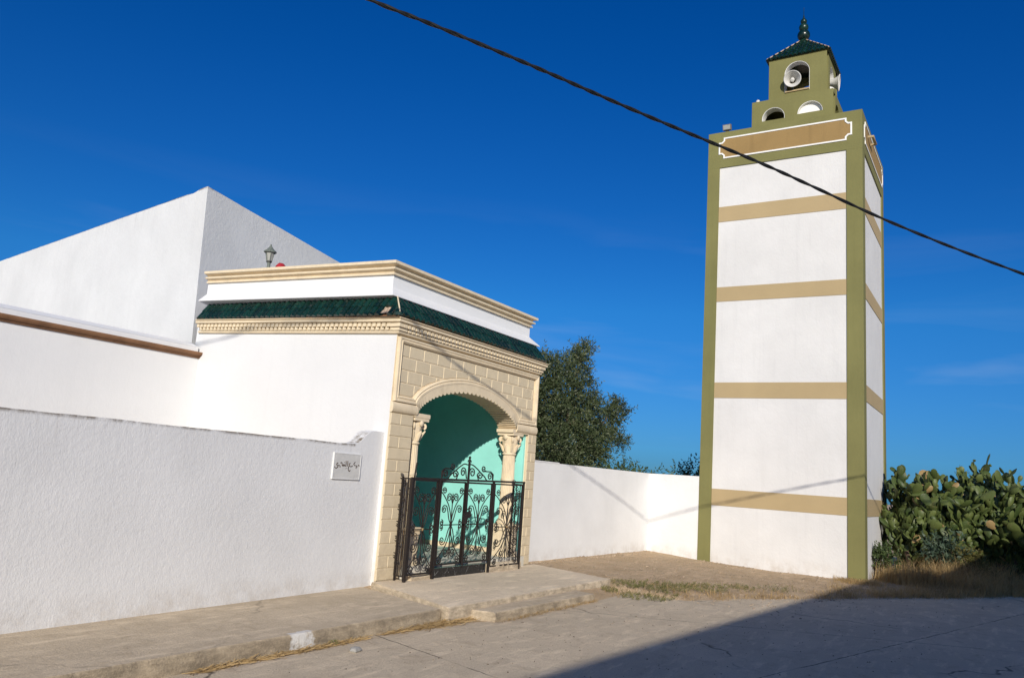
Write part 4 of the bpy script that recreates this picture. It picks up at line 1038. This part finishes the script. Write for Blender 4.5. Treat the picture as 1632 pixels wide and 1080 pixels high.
for _ in range(420):      # straw lying against the foot of the kerb
    x = random.uniform(2.5, 8.2)
    if wob(x*5, 1, 2) < -.12 and x < 6.9: continue
    k = 1 + 1.5*sstep(6.9, 7.6, x)
    for _q in range(int(6*k)):
        p = Vector((x+random.gauss(0,.06), 5.52-abs(random.gauss(0,.03*k)), .004+.01*random.random())); a_ = random.gauss(0, .5) + random.choice((0, math.pi)); L_ = random.uniform(.04,.11)*(.8+.25*k); d_ = Vector((math.cos(a_), math.sin(a_), random.gauss(.12,.12))); q_ = p + d_*L_
        q_.y = min(q_.y, 5.53); o_ = len(b.v); w_ = Vector((0,.0022,.0015)); b.v += [tuple(p-w_), tuple(p+w_), tuple(q_+w_), tuple(q_-w_)]; b.f.append((o_,o_+1,o_+2,o_+3))
for _ in range(60):
    for _q in range(6): blade(b, Vector((random.uniform(8.3,11.0), 5.11-abs(random.gauss(0,.03)), .003)), random.uniform(.03,.07), 2.2, .0025)
tag(b.build('kerb_straw', M['straw']), 'loose dry straw lying along the foot of the kerb', 'straw', kind='stuff')
b = MB()
for (x, y, r_, n) in ((12.25,4.78,.42,230), (12.6,5.3,.30,120), (13.2,4.75,.35,110), (13.7,4.42,.42,170), (14.6,4.0,.35,70), (12.0,5.36,.14,50), (5.98,5.5,.03,8), (12.9,4.9,.5,90), (15.2,3.5,.4,50)):
    for _ in range(n):
        a = random.uniform(0,6.28); rr = r_*random.random()**.6; p = Vector((x+rr*math.cos(a)*1.5, y+rr*math.sin(a), 0)); p.z = max(0, h(p.x, p.y))
        for k in range(5): leafquad(b, p+Vector((0,0,.006+.006*k)), rv()+Vector((0,0,.35)), rv(), random.uniform(.02,.055), .010)
tag(b.build('weeds', M['weed_leaf']), 'low green and yellowing weeds spreading over the dirt past the step', 'weeds', kind='stuff')
# pebbles and the stone
b = MB()
for _ in range(420):
    if random.random() < .62:
        x = random.uniform(12.4, 18.6); y = random.uniform(edge_y(x)-.1, 7.4); z = max(0, h(x, y))
    else:
        x = random.uniform(6, 15); y = random.uniform(2.5, min(5.0, edge_y(x))); z = 0
    if 18.6 < x and y > 2.4: continue
    r_ = random.uniform(.005, .018)*(1.2 if x > 12 else .6)
    b.lathe([(.001,-.6*r_),(r_*.8,-.2*r_),(r_,.2*r_),(r_*.6,.6*r_),(.001,.75*r_)], (x,y,z), (random.gauss(0,.4),random.gauss(0,.4),1), 6, mod=lambda a, j: 1+random.uniform(-.25,.25))
tag(b.build('pebbles', M['pebble']), 'scattered pebbles and crumbs of rubble on the earth and road', 'pebbles', kind='stuff')
b = MB()
random.seed(31)
for _ in range(900):      # specks of litter and twigs
    x = random.uniform(3.0, 17.5); y = random.uniform(.8, 5.4)
    if random.random() < .35: x = random.uniform(12.5, 18.4); y = random.uniform(edge_y(x), 7.3)
    if y > edge_y(x) + .0 and x > 8: z = max(0, h(x, y))+.004
    else: z = .003
    if x < 12.7 and y > 5.05: continue
    if x > 18.5 and y > 2.4: continue
    a_ = random.uniform(0, 3.14); L_ = random.uniform(.008,.030); d_ = Vector((math.cos(a_), math.sin(a_), 0)); w_ = Vector((-d_.y, d_.x, 0))*random.uniform(.003,.009); p = Vector((x, y, z)); u3 = Vector((0,0,.004+.006*random.random()))
    b.add([p-w_, p+d_*L_*.5-w_*1.3+u3, p+d_*L_, p+d_*L_*.5+w_*1.3+u3*.6], [(0,1,2),(0,2,3)])
tag(b.build('litter', M['bark']), 'dark specks of leaf litter and twigs strewn over the road and dirt', 'litter', kind='stuff')
b = MB()
for _ in range(460):      # crumbled mortar and rubble along the foot of the walls
    if random.random() < .5: x = random.uniform(12.8, 18.8); y = 7.45-abs(random.gauss(0,.10))
    elif random.random() < .5: x = 18.62-abs(random.gauss(0,.08)); y = random.uniform(2.6, 6.1)
    else:
        x = random.uniform(12.6, 18.4); y = random.uniform(edge_y(x)+.1, 7.4)
        if wob(x*2, y*2, 2) < -.05: continue
    r_ = .009 + .026*random.random()**2.2; z = h(x, y)
    b.lathe([(.001,-.6*r_),(r_*.8,-.25*r_),(r_,.15*r_),(r_*.6,.5*r_),(.001,.62*r_)], (x,y,z), (random.gauss(0,.5),random.gauss(0,.5),1), 6, mod=lambda a, j: 1+random.uniform(-.3,.3))
tag(b.build('rubble', M['pebble']), 'crumbled rubble along the foot of the white wall and minaret', 'rubble', kind='stuff')
b = MB(); b.lathe([(.001,-.01),(.085,0),(.10,.015),(.07,.032),(.03,.04),(.001,.041)], (5.96,5.20,0), seg=8, mod=lambda a, j: .72*(1+.25*math.sin(2*a+.5)+.12*math.sin(5*a)))
tag(b.build('stone', M['stone'], origin=(5.96,5.20,0)), 'flat grey stone lying on the road near the kerb', 'stone')

# ------------------------------------------------------------------ the house over the road whose roof edge shades the street
ho = thing('house', 'plain house across the road, out of view, casting the slanting shadow on the road', 'house', (-4, -6, 0))
def hy(x): return -3.30 - (x+2)*.075
def hprism(mb, x0, x1, z0, z1, o0=0., dep=8): mb.prism([(x0,hy(x0)+o0),(x1,hy(x1)+o0),(x1,hy(x1)-dep),(x0,hy(x0)-dep)], lambda p: (p[0],p[1],z0), lambda p: (p[0],p[1],z1))
HZ = 4.92
b = MB(); hprism(b, -30, 9.5, 0, HZ-.2); b.build('wall', M['white_smooth'], ho)
b = MB(); hprism(b, -30.05, 9.55, HZ-.199, HZ, .05, 8.05); b.build('parapet', M['white_trim'], ho)
b = MB(); hprism(b, 9.56, 14.5, 0, 4.35, -.02, 7.9); b.build('shade_wing', M['white_smooth'], ho)  # added unseen wing, kept low so more sun reaches the cactus
for xw in (-22,-17,-11,-6,-1,4,7.5):
    b = MB(); hprism(b, xw, xw+1.1, 1.0, 2.3, .03, .0); wn = b.build('window', M['brown_mould'], ho)
    b = MB(); hprism(b, xw+.08, xw+1.02, 1.08, 2.22, .04, -.031); b.build('pane', M['lantern_glass'], wn)
